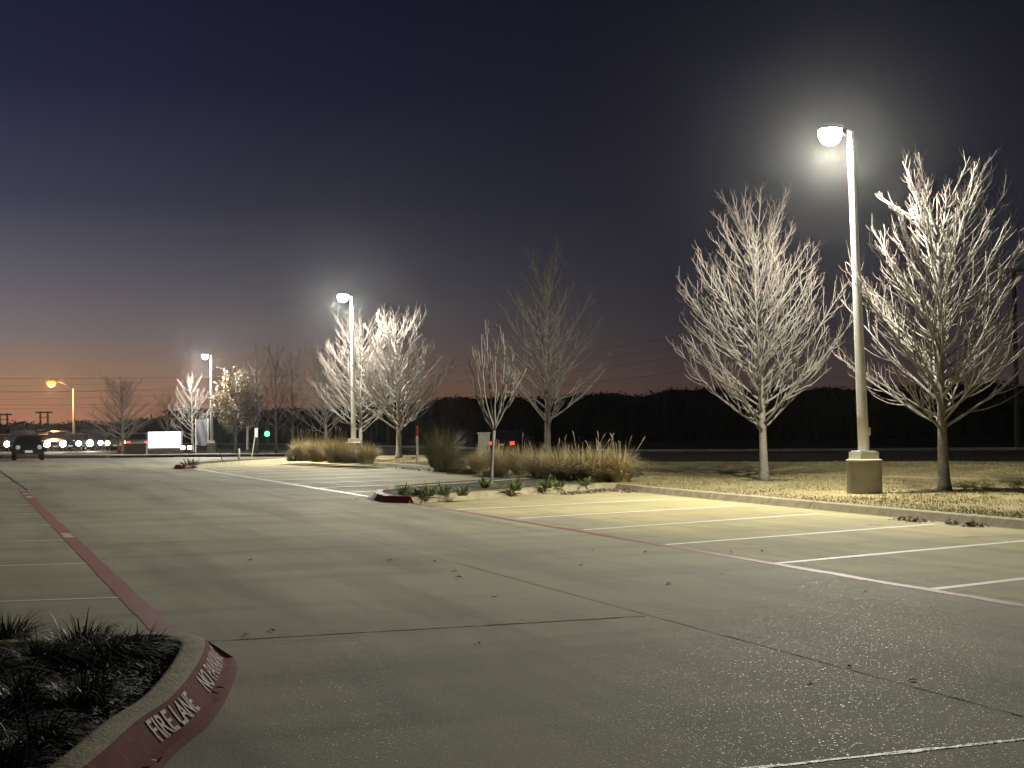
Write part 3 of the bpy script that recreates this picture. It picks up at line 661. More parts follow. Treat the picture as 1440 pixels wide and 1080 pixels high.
def grass_clump(name, label, base, h, spread, n, m, seed, droop=.35, width=.014, plumes=0, group=None, base_r=.25, ph=1.0):
    R = random.Random(seed); t = thing(name, label, 'grass clump' if 'grass' in name else 'plant', base, 0, group)
    V, Q = blades(R, n, h, spread, width, droop, base_r); o = big_mesh('blades', np.array([tuple(v) for v in V]), np.array(Q), m, t, 4); o['kind'] = 'stuff'
    if plumes:
        b = MB()
        for _ in range(plumes):
            a = R.uniform(0, 6.28); q = R.uniform(.2, 1); d = Vector((math.cos(a), math.sin(a), 0)); zt = h * ph * R.uniform(.85, 1.15); e = d * spread * q * 1.05
            p0 = d * .1; pts = [p0, p0.lerp(e, .35) + Vector((0, 0, zt * .6)), e * .72 + Vector((0, 0, zt * .95)), e * .80 + Vector((0, 0, zt * 1.05)), e * .80 + d * .05 + Vector((0, 0, zt * 1.11))]
            b.tube(pts[:3], .004, 3, cap=False); b.tube(pts[2:], [.006, .014, .004], 5)
        o = b.build('seed_plumes', M['plume'], t); o['kind'] = 'stuff'
    return t
G2 = 'tan ornamental grasses on the verge'
cl = [(424, 648.5, .98, .55, 'leftmost tan grass clump with pale plumes left of the middle lamp post'), (446, 649.5, 1.02, .62, 'second tan grass clump from the left near the middle lamp post'), (470, 651, 1.0, .62, 'tan grass clump just left of the middle lamp footing'),
      (435, 647.8, .9, .55, 'tan grass clump tucked behind the two leftmost clumps'), (459, 648.6, .95, .6, 'tan grass clump tucked behind the third and fourth clumps from the left'), (481, 650.4, .9, .6, 'tan grass clump partly hiding the left of the middle lamp footing'), (503, 651.2, .72, .55, 'low tan grass clump at the right of the middle lamp footing'),
      (490, 651.5, .74, .5, 'low tan grass clump in front of the middle lamp footing'), (516, 652.5, .80, .62, 'short tan grass clump right of the middle lamp footing')]
for i, (px, py, h, s, lab) in enumerate(cl):
    grass_clump('ornamental_grass', lab, tpos(px, py), h * 1.14, s * 1.3, 1100, M['reed'], 200 + i, .50, .020, 7 if i < 3 else 1, G2, .22)
grass_clump('ornamental_grass', 'tall green spiky grass clump beside the red topped marker post', tpos(619, 657), 1.5, 1.05, 1100, M['sage'], 210, .30, .016, 0, None, .35)
grass_clump('ornamental_grass', 'low dark green grass mound right of the tall spiky clump', tpos(640, 659.5), .85, .62, 900, M['sage'], 211, .42, .014, 0, None, .34)
big = [(674, 662.5, .80, .5, 'brown grass clump left of the young tree by the beige cabinet'), (704, 665.5, .98, .6, 'brown grass clump just right of the young tree'), (733, 668, 1.0, .62, 'brown grass clump below the red tail lights'), (760, 671, .92, .6, 'grass clump in front of the dim bare tree trunk'),
       (790, 673.5, .94, .6, 'tan grass clump right of the dim bare tree trunk'), (819, 675.5, 1.0, .62, 'third tan grass clump from the right end of the long row'), (846, 677, 1.02, .62, 'second tan grass clump from the right end of the long row'), (872, 677.5, .98, .58, 'tan plumed grass clump ending the long row near the pale tree')]
for i, (px, py, h, s, lab) in enumerate(big):
    grass_clump('ornamental_grass', lab, tpos(px, py), h, s * 1.35, 1300, M['reed'], 220 + i, .62, .018, [1, 1, 1, 2, 3, 3, 4, 7][i], G2, .22, 1.0)
G3 = 'green strap leaved plants in the near tree island'
for i, (px, py, s, lab) in enumerate([(568, 696, 1, 'leftmost strap leaved plant near the red curb nose'), (586, 697, .8, 'second strap leaved plant from the red curb nose'), (603, 698, 1.05, 'dark strap leaved plant in the middle of the left plant row'), (624, 696, .95, 'yellow green strap leaved plant fourth from the red curb nose'), (650, 697, .9, 'low strap leaved plant left of the young tree'), (683, 686, 1.1, 'strap leaved plant at the foot of the young tree'), (725, 690, 1.25, 'bright green strap leaved plant right of the young tree'), (770, 686.5, 1.05, 'spreading strap leaved plant in front of the long grass row'), (786, 684.5, .7, 'small strap leaved plant beside the spreading one'), (822, 682, .85, 'rightmost strap leaved plant in the near tree island')]):
    grass_clump('lily_plant', lab, tpos(px, py), (.36 * s), .42 * s, 62, M['lily'], 240 + i, .9, .045, 0, G3, .10)
grass_clump('lily_plant', 'green plant on the tip of the far island', tpos(268, 654.5), .36, .5, 70, M['lily'], 260, .5, .06, 0, None, .3)
grass_clump('lily_plant', 'yellow green plant at the foot of the leftmost tan grass clump', tpos(414, 648.5), .4, .45, 80, M['lily'], 261, .5, .06, 0, None, .3)
G4 = 'dark grassy plants in the near planter'
liri = [(8, 905, 'dark grassy plant at the back left of the near planter'), (60, 930, 'arching dark plant left of the middle of the near planter'), (112, 915, 'tall dark plant against the back curb of the near planter'), (150, 925, 'dark leafy plant by the middle of the back curb'), (190, 918, 'dark plant near the rounded nose of the near planter'), (120, 985, 'dark clump by the mulch at the middle of the near planter'), (30, 985, 'dark plant at the left edge of the near planter'), (-30, 960, 'dark plant half outside the left edge of the photo'), (55, 1050, 'dark plant lowest in the near planter'), (-15, 1040, 'dark plant in the bottom left corner'), (0, 1100, 'dark plant cut by the bottom left corner')]
for i, (px, py, lab) in enumerate(liri):
    p = at(px, py, .09); grass_clump('border_plant', lab, p, [.27, .22, .29, .25, .20][i % 5] * (.8 if i in (5, 8, 10) else 1), [.42, .46, .38, .44, .40][i % 5] * (.62 if i in (5, 8, 10, 4) else 1), 190, M['liri'], 280 + i, .95, .017, 0, G4, .16)
# mulch chips
R = np.random.default_rng(8); pts = []
poly = [(p.x, p.y) for p in inner] + [(back.x, back.y), (back0.x, back0.y)]
def inside(P, poly):
    x, y = P[:, 0], P[:, 1]; c = np.zeros(len(P), bool); n = len(poly)
    for i in range(n):
        (x0, y0), (x1, y1) = poly[i], poly[(i + 1) % n]
        if y0 == y1: continue
        c ^= ((y0 > y) != (y1 > y)) & (x < (x1 - x0) * (y - y0) / (y1 - y0) + x0)
    return c
def scatter_quads(name, P, z, ln, wd, m, parent=None, tilt=.5):
    n = len(P); a = R.uniform(0, 2 * PI, n); l = ln * R.uniform(.4, 1.2, n) / 2; w = wd * R.uniform(.5, 1.2, n) / 2; tz = R.uniform(-tilt, tilt, n); zz = z + zg(P[:, 1]) + np.abs(tz) * l
    d = np.stack([np.cos(a), np.sin(a), tz], 1) * l[:, None]; e = np.stack([-np.sin(a), np.cos(a), R.uniform(-tilt, tilt, n)], 1) * w[:, None]; c = np.stack([P[:, 0], P[:, 1], zz], 1)
    V = np.stack([c - d - e, c + d - e * .6, c + d + e, c - d + e * .7], 1).reshape(-1, 3); return big_mesh(name, V, np.arange(4 * n).reshape(n, 4), m, parent, 4)
P = np.stack([R.uniform(-4.2, -1.6, 26000), R.uniform(5.2, 10.2, 26000)], 1); P = P[inside(P, poly)]
o = scatter_quads('mulch_chips', P, .09, .045, .016, M['chip'], isl, .6); o['kind'] = 'stuff'
# worn soil rings round the two near trunks
for k_, (px, py, r_) in enumerate(((1075, 675, .62), (1328, 690, .66))):
    c = at(px, py, .12); rr = random.Random(k_); b = MB(); n_ = 22
    vs = [(c.x, c.y, .135)] + [(c.x + math.cos(a) * r_ * (1 + q), c.y + math.sin(a) * r_ * (1 + q), .122) for a, q in [(2 * PI * i / n_, rr.uniform(-.25, .25)) for i in range(n_)]]
    b.add(vs, [(0, 1 + i, 1 + (i + 1) % n_) for i in range(n_)]); structure(b.build('soil_ring', M['soil']), 'bare soil round the foot of a verge tree')
# short turf blades on the right verge
vp = [(p.x, p.y) for p in iv] + [(p.x, p.y) for p in backv]
P = np.stack([R.uniform(-8, 16, 260000), 18 + 38 * R.random(260000) ** 1.35], 1); P = P[inside(P, vp)]
bedp = [at(*q) for q in ((532, 703), (580, 706), (700, 697), (850, 686), (905, 676), (900, 664), (772, 666), (752, 676), (560, 691))]
P = P[~inside(P, [(p.x, p.y) for p in bedp])]
for px, py in ((1075, 675), (1328, 690)):
    c_ = at(px, py, .12); P = P[(np.hypot(P[:, 0] - c_.x, P[:, 1] - c_.y) > .45 + .25 * R.random(len(P)))]
fld = np.sin(P[:, 0] * 1.9 + 1.3 * np.sin(P[:, 1] * .9)) + np.sin(P[:, 1] * 1.4 + 2 * np.sin(P[:, 0] * .7)) + .8 * np.sin(P[:, 0] * 5.1) * np.sin(P[:, 1] * 4.3)
P = P[R.random(len(P)) < np.clip(.62 + .34 * fld, .08, 1)]
n = len(P); a = R.uniform(0, 2 * PI, n); hh = R.uniform(.02, .055, n); w = R.uniform(.006, .012, n); c = np.stack([P[:, 0], P[:, 1], .115 + zg(P[:, 1])], 1)
e = np.stack([np.cos(a) * w, np.sin(a) * w, 0 * a], 1); tip = c + np.stack([R.normal(0, .025, n), R.normal(0, .025, n), hh], 1)
o = big_mesh('grass', np.stack([c - e, c + e, tip], 1).reshape(-1, 3), np.arange(3 * n).reshape(n, 3), M['blade']); tag(o, 'short dormant tan grass on the verge', None, None, 'stuff')

# ------------------------------------------------------------------ leaves and litter on the concrete
def leaf_mesh(seed):
    r = random.Random(seed); b = MB(); prof = [(0, .0), (.25, .34), (.5, .42), (.78, .26), (1, 0)]; vs = []
    for i, (t, w) in enumerate(prof):
        z = .25 * math.sin(t * 3) + r.uniform(-.05, .05)
        vs += [(t - .5, -w, z + w * .7), (t - .5, 0, z), (t - .5, w, z + w * .9)]
    b.add(vs, [(i * 3 + j, i * 3 + 3 + j, i * 3 + 4 + j, i * 3 + 1 + j) for i in range(4) for j in range(2)]); b.tube([(-.5, 0, .02), (-.72, .02, .05), (-.85, .06, .04)], .02, 4)
    return b
leafm = [leaf_mesh(i).build('fallen_leaf', M['dry']) for i in range(4)]
lp = [(292, 795), (462, 785), (549, 788), (610, 789), (639, 803), (645, 812), (697, 838), (817, 795), (833, 774), (909, 776), (1015, 806), (940, 821), (835, 738), (672, 905), (1194, 938), (1216, 831), (1028, 777), (1073, 775), (487, 724), (352, 788), (382, 887), (345, 893), (1284, 957), (500, 702), (730, 693), (1140, 960)]
G5 = 'dry leaves scattered on the concrete'
for i, (px, py) in enumerate(lp):
    src = leafm[i % 4]; o = src if i < 4 else src.copy()
    if i >= 4: COL.objects.link(o)
    r = random.Random(i); o.location = at(px, py, .004); s = .05 if py > 850 else .065; o.scale = (s * r.uniform(.7, 1.3), s, s * .4); o.rotation_euler = (r.uniform(-.1, .1), r.uniform(-.1, .1), r.uniform(0, 6.28)); tag(o, 'small curled dry leaf lying on the concrete', 'leaf', G5)
for px, py, s, lab in ((222, 1071, .09, 'large curled brown leaf resting on the foot of the red curb'), (309, 969, .075, 'curled leaf lying against the far bend of the red curb')):
    o = leafm[0].copy(); COL.objects.link(o); o.location = at(px, py, .03); o.scale = (s, s * .7, s * .4); o.rotation_euler = (-.25, .1, 1.9 if px < 250 else .3); tag(o, lab, 'leaf', 'larger leaves by the red curb')
# litter washed into the corners
def litter(px0, px1, n, sd, label):
    A, B = at(*px0), at(*px1); f = R.random(n); P = np.stack([A.x + (B.x - A.x) * f, A.y + (B.y - A.y) * f], 1) + R.normal(0, sd, (n, 2)) * np.array([1, 1])
    o = scatter_quads('leaf_litter', P, .006, .07, .035, M['dry'], None, .9); tag(o, label, None, None, 'stuff')
litter((795, 695.5), (858, 690), 700, .13, 'dark leaf litter washed along the island curb'); litter((858, 689.5), (893, 692.5), 300, .12, 'dark leaf litter in the corner of the verge curb')
litter((1262, 731), (1300, 735), 90, .10, 'leaf litter lying against the verge curb'); litter((1338, 737), (1375, 741), 110, .10, 'leaf litter lying against the right end of the verge curb')
for a, c, n in (((560, 659), (640, 665), 120),): litter(a, c, n, .12, 'leaf litter along the far stall curb')

# ------------------------------------------------------------------ small street furniture
t = thing('marker_post', 'white utility marker post with a red top beside the spiky grass', 'marker post', tpos(587, 651.5))
MB().tube([(0, 0, -.05), (0, 0, 1.02)], .045, 10).build('post', M['post'], t, True); MB().tube([(0, 0, 1.02), (0, 0, 1.36), (0, 0, 1.40)], [.05, .05, .03], 10).build('cap', M['orange'], t, True)
t = thing('utility_cabinet', 'beige utility cabinet behind the young tree', 'utility box', tpos(681, 655))
MB().box((0, 0, .55), (.40, .36, 1.1)).build('cabinet', M['box'], t); MB().box((0, 0, 1.125), (.46, .42, .05)).build('lid', M['box'], t); MB().box((.02, -.188, .6), (.30, .012, .8)).build('door', M['box'], t); MB().box((.12, -.20, .62), (.03, .02, .09)).build('handle', M['head'], t.children[2])
t = thing('small_post', 'short white post standing on the far island', 'post', at(336, 648.5, .12))
MB().tube([(0, 0, -.05), (0, 0, .50), (0, 0, .52)], [.045, .045, .03], 10).build('post', M['post'], t, True); MB().tube([(0, 0, .40), (0, 0, .46)], .048, 10).build('reflective_band', M['plate'], t)
t = thing('leaning_sign', 'small white sign leaning on a thin post beside the far island', 'sign', at(354, 641, .1))
MB().tube([(0, 0, -.05), (.18, 0, 1.05)], .03, 8).build('post', M['post'], t); o = MB().box((.235, -.04, 1.15), (.16, .02, .46)).build('sign_panel', M['plate'], t)
t = thing('support_stake', 'thin dark leaning stake on the far island', 'stake', at(314, 648.5, .1)); MB().tube([(0, 0, -.05), (-.22, 0, .56)], .022, 6).build('stake', M['pole'], t); MB().tube([(-.24, 0, .54), (-.18, 0, .56)], .03, 6).build('tie', M['rubber'], t)
# glowing monument sign
t = thing('monument_sign', 'glowing blank white monument sign low on the grass left of the lit bare tree', 'sign', tpos(232, 637.5, Y=98))
MB().box((0, 0, .12), (2.55, .55, .36)).build('base', M['stone'], t); MB().box((0, .02, .93), (2.42, .40, 1.22)).build('cabinet', M['silver'], t); MB().box((0, -.195, .93), (2.30, .02, 1.12)).build('lit_panel', M['e_sign'], t)
for x, px in ((-.18, 258), (.2, 264)):
    pass
for px, lab in ((257.5, 'yellow landscape floodlight just right of the glowing sign'), (267, 'yellow landscape floodlight at the foot of the lit bare tree')):
    t = thing('ground_floodlight', lab, 'floodlight', tpos(px, 637, Y=95), 0, 'floodlights by the glowing sign')
    MB().tube([(0, 0, -.05), (0, 0, .3)], .03, 6).build('stake', M['head'], t); MB().box((0, 0, .40), (.32, .16, .26)).build('housing', M['head'], t); MB().box((0, -.085, .40), (.28, .012, .22)).build('lens', bpy.data.materials.get('yellow_glow') or mat('yellow_glow', (1, 1, .5), .4, emit=(1, .92, .4), strength=14), t)
# grey fabric banner on a frame
t = thing('banner', 'grey fabric banner stretched between posts left of the farthest lamp footing', 'banner', tpos(284, 637, Y=98.5))
b = MB(); nx, nz = 10, 14; vs = []
for i in range(nx + 1):
    for j in range(nz + 1): vs.append((-.42 + .84 * i / nx, .05 * math.sin(i * .9 + j * .35) * (1 - j / nz * .6), .55 + 1.85 * j / nz - .10 * math.sin(PI * i / nx) * (j < 3)))
b.add(vs, [(i * (nz + 1) + j, (i + 1) * (nz + 1) + j, (i + 1) * (nz + 1) + j + 1, i * (nz + 1) + j + 1) for i in range(nx) for j in range(nz)]); b.build('cloth', M['grey'], t, True)
for x in (-.45, .45): MB().tube([(x, 0, -.1), (x, 0, 2.45)], .035, 8).build('post', M['steel'], t)
# brown low masonry wall and hydrant
t = thing('low_wall', 'low brown masonry planter wall left of the glowing sign', 'wall', tpos(191, 638, Y=95))
MB().box((0, 0, .30), (1.55, .5, .80)).build('wall', M['stone'], t); MB().box((0, 0, .735), (1.64, .58, .07)).build('capstone', M['curb'], t)
t = thing('fire_hydrant', 'small dark fire hydrant left of the low brown wall', 'hydrant', tpos(168, 637.5, Y=95))
MB().lathe([(.17, -.05), (.17, .04), (.11, .05), (.11, .5), (.15, .52), (.15, .57), (.11, .62), (.05, .72), (.02, .76)], k=14).build('body', M['orange'], t, True)
for s in (-1, 1): MB().tube([(s * .08, 0, .38), (s * .19, 0, .38)], .05, 8).build('nozzle', M['orange'], t)

# ------------------------------------------------------------------ cars
def car(label, loc, rz, W=1.76, Lc=4.1, Hc=1.5, paint_m='black', head=None, tail=None, group=None, name='car', hl=.11):
    """nose towards -Y before turning"""
    t = thing(name, label, 'car', loc, rz, group); w = W / 2; h0, h1 = .24, Hc * .60
    y0, y1 = -Lc / 2, Lc / 2
    prof = [(y0 + .05, .30), (y0, .50), (y0 + .06, .70), (y0 + .25, .80), (y0 + 1.05, h1), (y1 - .30, h1 + .02), (y1 - .04, h1 - .08), (y1, .55), (y1 - .06, .30)]
    b = MB(); vs = []; xs = [(-1, .0), (-.93, .05), (0, .07), (.93, .05), (1, .0)]
    for s, dz in xs:
        for (y, z) in prof:
            k = .97 if s in (-1, 1) else 1.0; vs.append((s * w * (.955 if z > .78 else 1.0), y * k - .0, z + (dz if z > .7 else 0)))
    n = len(prof); m_ = len(xs)
    fs = [(i * n + j, (i + 1) * n + j, (i + 1) * n + (j + 1) % n, i * n + (j + 1) % n) for i in range(m_ - 1) for j in range(n)] + [tuple(range(n)), tuple((m_ - 1) * n + j for j in range(n))[::-1]]
    b.add(vs, fs); b.build('body', M[paint_m], t)
    # cabin: pillars and roof, glass set in it
    zb = h1 + .03; zt = Hc; yb = [y0 + 1.0, y1 - .12]; yt = [y0 + 1.75, y1 - .62]; wt = w * .74; wb = w * .93
    cab = [(-wb, yb[0], zb), (wb, yb[0], zb), (wb, yb[1], zb), (-wb, yb[1], zb), (-wt, yt[0], zt - .06), (wt, yt[0], zt - .06), (wt, yt[1], zt - .05), (-wt, yt[1], zt - .05), (-wt * .8, yt[0] + .2, zt), (wt * .8, yt[0] + .2, zt), (wt * .8, yt[1] - .15, zt), (-wt * .8, yt[1] - .15, zt)]
    MB().add(cab, [(0, 1, 5, 4), (1, 2, 6, 5), (2, 3, 7, 6), (3, 0, 4, 7), (4, 5, 9, 8), (5, 6, 10, 9), (6, 7, 11, 10), (7, 4, 8, 11), (8, 9, 10, 11)]).build('roof', M[paint_m], t)
    C = [Vector(c) for c in cab]
    def pane(nm, q, ins):
        P = [C[i] for i in q]; ctr = sum(P, Vector()) / 4; nr = (P[1] - P[0]).cross(P[3] - P[0]).normalized()
        A = [ctr + (p - ctr) * ins + nr * .012 for p in P]; Bk = [p - nr * .02 for p in A]
        MB().add(A + Bk, [(0, 1, 2, 3), (7, 6, 5, 4), (0, 4, 5, 1), (1, 5, 6, 2), (2, 6, 7, 3), (3, 7, 4, 0)]).build(nm, M['glass'], t)
    pane('windscreen', (0, 1, 5, 4), .88); pane('side_window', (1, 2, 6, 5), .84); pane('rear_window', (2, 3, 7, 6), .84); pane('side_window', (3, 0, 4, 7), .84)
    for sx in (-1, 1):
        for yy in (y0 + .78, y1 - .72):
            wo = MB().lathe([(.20, -.10), (.29, -.10), (.315, -.07), (.315, .07), (.29, .10), (.20, .10)], k=18).build('wheel', M['rubber'], t); wo.rotation_euler = (0, PI / 2, 0); wo.location = (sx * (w - .09), yy, .315)
            MB().lathe([(.19, -.09), (.20, .0), (.19, .105), (.05, .11)], k=12).build('rim', M['alloy'], wo)
        hm = M[head] if head else M['cleard']; tm = M[tail] if tail else M['redlens']
        MB().lathe([(.01, -.03), (hl, -.03), (hl * 1.05, 0), (hl, .03), (.02, .05)], k=12).build('headlight', hm, t).matrix_local = Matrix.Translation((sx * (w - .24), y0 + .0, .66)) @ Matrix.Rotation(PI / 2, 4, 'X')
        MB().box((sx * (w - .17), y1 - .02, h1 - .20), (.26, .10, .20)).build('taillight', tm, t)
        MB().box((sx * (w + .07), y0 + 1.25, h1 + .10), (.16, .10, .12)).build('mirror', M[paint_m], t)
    MB().box((0, y0 - .01, .44), (.36, .02, .13)).build('licence_plate', M['plate'], t); MB().box((0, y1 + .005, .60), (.34, .02, .14)).build('licence_plate', M['plate'], t)
    MB().box((0, y0 + .0, .34), (W * .84, .10, .10)).build('bumper', M['chrome'] if paint_m == 'silver' else M['rubber'], t); MB().box((0, y1 - .0, .36), (W * .86, .10, .14)).build('bumper', M['rubber'], t)
    return t
p = at(39, 646.4); p.z = zg(p.y) - .005; car('small dark hatchback parked on the drive at the far left with a pale licence plate', p, .37, 1.5, 3.5, 1.24, 'black')
G6 = 'cars in the street with glowing lights'
hs = [(3, 619, 121, 'e_headw', 'orange lit car at the extreme left edge of the street'), (28, 621.5, 119, 'e_head', 'car with white headlights directly above the dark hatchback'), (47, 621, 122, 'e_head', 'car with bright headlights right of the one above the dark hatchback'), (67, 622, 118, 'e_head', 'car with headlights left of the orange street lamp post'),
      (82, 621, 117, 'e_head', 'brightest headlights just left of the orange street lamp post'), (99, 621.5, 118, 'e_head', 'car with headlights in front of the orange street lamp post'), (113, 621, 119, 'e_head', 'car with headlights just right of the orange street lamp post'), (133, 621.5, 120, 'e_head', 'car with white headlights left of the broad dark tree'),
      (147, 622, 121, 'e_headw', 'car with warm headlights close left of the broad dark tree'), (163, 622, 119, 'e_headw', 'car with warm headlights under the broad dark tree')]
for i, (px, py, Y, e, lab) in enumerate(hs):
    q = dep(px, py, Y); car(lab, (q.x, q.y, zg(q.y) - .03), random.Random(i).uniform(-.15, .15) + .28, 1.8, 4.5, 1.5 + .25 * (i % 3 == 1), ['greyp', 'black', 'black'][i % 3], e, None, G6, hl=random.Random(80 + i).uniform(.17, .28))
hs2 = [(15, 617, 147, 'e_headw', 'warm lit car in the far lane at the left edge'), (37, 617, 146, 'e_head', 'car in the far lane behind the dark hatchback'), (57, 617, 148, 'e_head', 'car in the far lane left of the orange lamp post'), (74, 617, 145, 'e_head', 'far lane car with headlights, second left of the orange lamp post'), (91, 617, 147, 'e_head', 'far lane car with headlights nearest the left of the orange lamp post'), (107, 617, 146, 'e_head', 'far lane car with headlights behind the orange lamp post'), (122, 617, 148, 'e_head', 'far lane car right of the orange lamp post'), (141, 617, 146, 'e_headw', 'far lane car with warm headlights left of the broad dark tree'), (156, 617, 147, 'e_headw', 'far lane car behind the trunk of the broad dark tree')]
for i, (px, py, Y, e, lab) in enumerate(hs2):
    q = dep(px, py, Y); car(lab, (q.x, q.y, zg(q.y) - .03), random.Random(30 + i).uniform(-.15, .15) + .28, 1.8, 4.5, 1.5 + .25 * (i % 3 == 1), ['black', 'black', 'greyp'][i % 3], e, None, G6, hl=random.Random(60 + i).uniform(.15, .24))
for px, py, Y, e, lab in ((184, 620, 121, 'e_amber', 'car with amber tail lights right of the broad dark tree'), (196, 620, 118, 'e_tail', 'car with red tail lights above the low brown wall'), (207, 619.5, 123, 'e_tail', 'car with red tail lights just left of the glowing sign')):
    q = dep(px, py, Y); car(lab, (q.x, q.y, zg(q.y) - .03), PI + .2, 1.8, 4.5, 1.5, 'greyp', None, e, G6)
q = dep(722, 619, 88); car('dark car with red tail lights passing behind the long grass row', (q.x, q.y, zg(q.y) - .03), PI - .35, 1.8, 4.5, 1.5, 'black', None, 'e_tail', None)
# light thrown forward by the queue of cars
for i, (px, Y) in enumerate(((40, 117), (85, 114), (130, 116))):
    q = dep(px, 620, Y); ld = bpy.data.lights.new('headlight_beam', 'SPOT'); ld.energy = 900; ld.color = (1, .93, .82); ld.spot_size = math.radians(60); ld.spot_blend = .8; ld.shadow_soft_size = .15
    o = bpy.data.objects.new('headlight_beam', ld); COL.objects.link(o); o.location = (q.x, q.y, zg(q.y) + .66); o.rotation_euler = (math.radians(86), 0, PI + random.Random(i).uniform(-.1, .1))

# ------------------------------------------------------------------ far street lamps, signal, poles and wires
q = dep(104, 640, 122); t = thing('street_lamp', 'orange glowing street lamp on a curved arm above the headlights', 'street lamp', (q.x, q.y, zg(q.y)))
top_ = dep(103, 546, 122); hz = top_.z - zg(q.y); hp = dep(72, 536, 121) - Vector((q.x, q.y, zg(q.y)))
MB().tube([(0, 0, -.1), (-.02, 0, hz * .5), (-.03, 0, hz)], [.13, .10, .08], 12).build('pole', M['steel'], t, True)
MB().tube([(-.03, 0, hz - .05), (hp.x * .35, hp.y * .35, hz + (hp.z - hz) * .55), (hp.x * .8, hp.y * .8, hp.z + .08)], .045, 8).build('arm', M['head'], t, True)
h = MB().lathe([(.02, .12), (.16, .09), (.22, 0), (.2, -.02)], k=14).build('lamp_head', M['head'], t, True); h.location = hp
MB().lathe([(.24, .02), (.42, -.10), (.42, -.26), (.28, -.44), (.01, -.52)], k=14).build('lens', M['e_sod'], h, True)
ld = bpy.data.lights.new('sodium_light', 'POINT'); ld.energy = 2400; ld.color = (1, .42, .12); ld.shadow_soft_size = .15; o = bpy.data.objects.new('sodium_light', ld); COL.objects.link(o); o.parent = h; o.location = (0, 0, -.68)
q = dep(376, 628, 125); t = thing('traffic_light', 'traffic light showing green between the dark trees', 'traffic light', (q.x, q.y, zg(q.y)))
hz = dep(376, 610, 125).z - zg(q.y)
MB().tube([(0, .12, -.1), (0, .12, hz + .6)], .07, 10).build('pole', M['pole'], t); hb = MB().box((0, 0, hz + .36), (.36, .22, 1.1)).build('housing', M['rubber'], t)
for i, m in enumerate((M['e_green'], M['rubber'], M['rubber'])):
    MB().tube([(0, -.10, hz + i * .36), (0, -.14, hz + i * .36)], .24 if i == 0 else .14, 14).build('signal_lens', m, t)
q = dep(240, 640, 190); t = thing('street_lamp', 'distant violet white street lamp above the glowing sign', 'street lamp', (q.x, q.y, zg(q.y))); hz = dep(240, 601, 190).z - zg(q.y)
MB().tube([(0, 0, 0), (0, 0, hz + .2)], .08, 8).build('pole', M['pole'], t); MB().box((-.25, 0, hz + .22), (.8, .3, .12)).build('lamp_head', M['head'], t); MB().box((-.25, -.02, hz + .10), (.7, .28, .14)).build('lens', M['e_violet'], t)
def wire_pts(a, c, sag, n=14): return [a.lerp(c, i / n) - Vector((0, 0, sag * 4 * (i / n) * (1 - i / n))) for i in range(n + 1)]
def upole(label, px, pytop, Y, arms, w=1.6):
    q = dep(px, 630, Y); zb = zg(q.y) - .1; zt = dep(px, pytop, Y).z; t = thing('utility_pole', label, 'utility pole', (q.x, q.y, zb), 0, 'utility poles and their wires')
    MB().tube([(0, 0, -.1), (0, 0, zt - zb)], [.15, .10], 10).build('pole', M['pole'], t)
    for a in arms:
        MB().box((0, -.12, zt - zb - a), (w, .1, .12)).build('crossarm', M['pole'], t)
        for s in (-1, -.3, .3, 1): MB().lathe([(.04, 0), (.05, .06), (.03, .14)], (s * w * .45, -.12, zt - zb - a + .06), 8).build('insulator', M['head'], t)
    return Vector((q.x, q.y, zt))
A = upole('dark wooden utility pole at the right edge behind the largest tree', 1431, 377, 74, (.15,), 2.0)
B_ = upole('dark utility pole hidden among the branches behind the middle lamp', 546, 520, 140, (.15,), 2.0)
C_ = dep(-260, 528, 190); A2 = Vector((60, 40, A.z))
b = MB()
for dz in (0, -.75, -1.5, -2.6):
    b.tube(wire_pts(A + Vector((0, 0, dz)), B_ + Vector((0, 0, dz)), 1.1), .009, 4); b.tube(wire_pts(B_ + Vector((0, 0, dz)), B_ + Vector((-75, 25, dz - .3)), .7), .009, 4); b.tube(wire_pts(A2 + Vector((0, 0, dz)), A + Vector((0, 0, dz)), .8), .009, 4)
tag(b.build('overhead_wires', M['wire']), 'overhead wires strung from the right edge towards the middle trees', 'wires')
b = MB()
for y0 in (529, 547, 566): b.tube(wire_pts(dep(-300, y0, 150), dep(420, y0 - 1, 140), .3), .013, 4)
tag(b.build('overhead_wires', M['wire']), 'overhead wires crossing the orange sky at the left', 'wires')
def hframe(label, px, ytop, Y):
    q = dep(px, 620, Y); zt = dep(px, ytop, Y).z - zg(q.y); t = thing('transmission_frame', label, 'utility pole', (q.x, q.y, zg(q.y)), .1, 'twin pole frames on the horizon')
    for s in (-1, 1): MB().tube([(s * 1.1, 0, 0), (s * 1.1, 0, zt + .4)], .3, 8).build('pole', M['pole'], t)
    MB().box((0, 0, zt), (5.2, .3, .45)).build('crossarm', M['pole'], t); MB().box((0, 0, zt - 1.6), (3.2, .2, .25)).build('brace', M['pole'], t)
hframe('twin pole power frame on the horizon right of the dark hatchback', 62, 580, 420); hframe('twin pole power frame on the horizon at the left edge', 5, 583, 420)

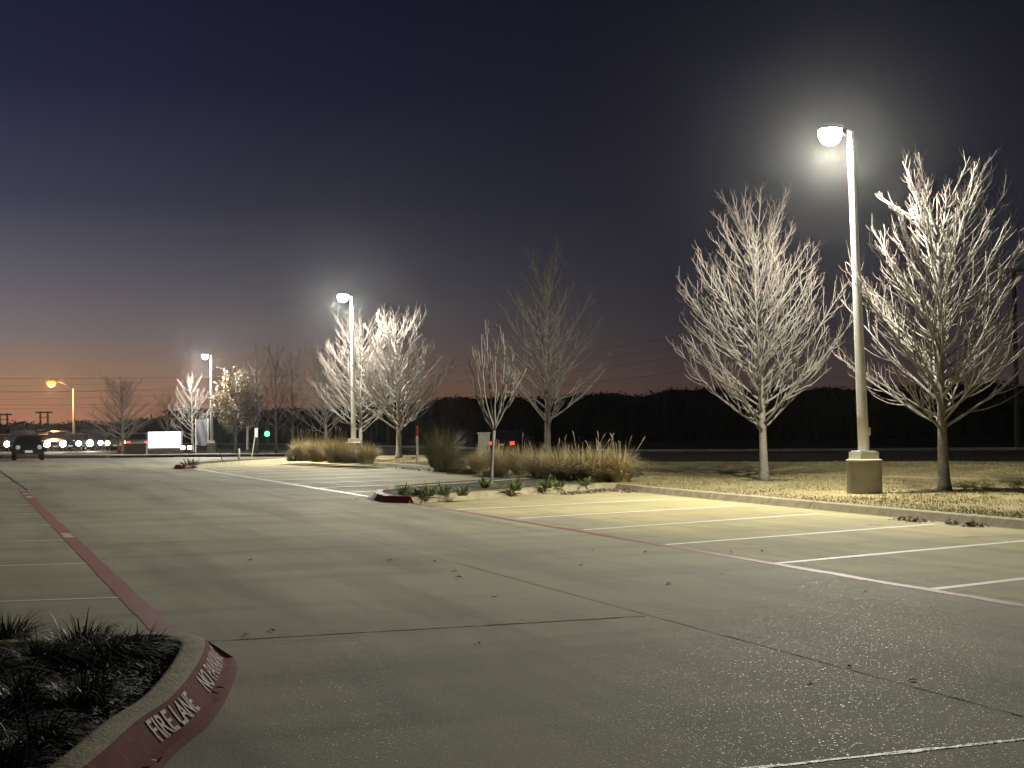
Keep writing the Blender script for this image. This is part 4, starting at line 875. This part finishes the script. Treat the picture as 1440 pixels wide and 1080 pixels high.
# ------------------------------------------------------------------ far woods, a dark mass along the horizon
R2 = random.Random(77); prof = [(-400, 600), (-60, 599), (5, 597), (25, 592), (45, 594), (70, 592), (90, 595), (120, 593), (150, 595), (180, 592), (215, 588), (240, 580), (300, 574), (420, 575), (560, 570), (625, 560), (660, 561), (700, 559), (770, 556), (840, 553), (900, 555), (960, 549), (1100, 545), (1250, 543), (1440, 540), (1900, 536)]
xs_ = np.array([p[0] for p in prof], float); ys_ = np.array([p[1] for p in prof], float)
b = MB(); V = []; Fc = []; px = -400.0; ring = []
while px < 1900:
    Y = 165 - 20 * min(1, max(0, (px - 300) / 900)); yt = float(np.interp(px, xs_, ys_)) + R2.uniform(-1.0, 1.6) + 2.6 * math.sin(px * .031) * math.sin(px * .0137 + 1) + 1.6 * math.sin(px * .083 + 2)
    p = dep(px, yt, Y); base = Vector((p.x, p.y, -1.0)); ring.append((base, p)); px += R2.uniform(5, 9)
vs = []
for base, p in ring:
    d = Vector((p.x, p.y, 0)).normalized()
    for o, z in ((-4.0, -1.0), (-3.0, .5 + .35 * (p.z)), (-1.0, p.z * .86), (1.5, p.z), (5, p.z * .9), (9, -1)): 
        vs.append((p.x + d.x * (o + R2.uniform(-.8, .8)), p.y + d.y * (o + R2.uniform(-.8, .8)), z))
k = 6; b.add(vs, [(i * k + j, (i + 1) * k + j, (i + 1) * k + j + 1, i * k + j + 1) for i in range(len(ring) - 1) for j in range(k - 1)])
n0 = len(b.v); fl_v = []; fl_f = []
for base, p in ring:
    for _ in range(46):
        c = Vector((p.x + R2.uniform(-1.2, 1.2), p.y + R2.uniform(-4, 3), p.z * (1.0 - .7 * R2.random() ** 2.2))); s = R2.uniform(.12, .5)
        a = Vector((R2.uniform(-1, 1), R2.uniform(-1, 1), R2.uniform(-.3, 1))) * s; e = Vector((R2.uniform(-1, 1), R2.uniform(-1, 1), R2.uniform(-1, 1))) * s * .6; i = len(fl_v); fl_v += [c, c + a, c + e]; fl_f.append((i, i + 1, i + 2))
b.add(fl_v, fl_f); tag(b.build('woods', M['wood']), 'dark mass of woods along the horizon', None, None, 'stuff')

# ------------------------------------------------------------------ added lens glow: closed box of thin even air, put in for lamp halos
hm = bpy.data.materials.new('lens_glow_air'); hm.use_nodes = True; nt = hm.node_tree; nt.nodes.clear()
out = nt.nodes.new('ShaderNodeOutputMaterial'); pv = nt.nodes.new('ShaderNodeVolumePrincipled'); nt.links.new(pv.outputs[0], out.inputs['Volume'])
pv.inputs['Color'].default_value = (.92, .93, .95, 1); pv.inputs['Density'].default_value = .00016; pv.inputs['Anisotropy'].default_value = .93
o = MB().box((0, 195, 6.0), (940, 560, 16)).build('glow_haze', hm); o['kind'] = 'stuff'
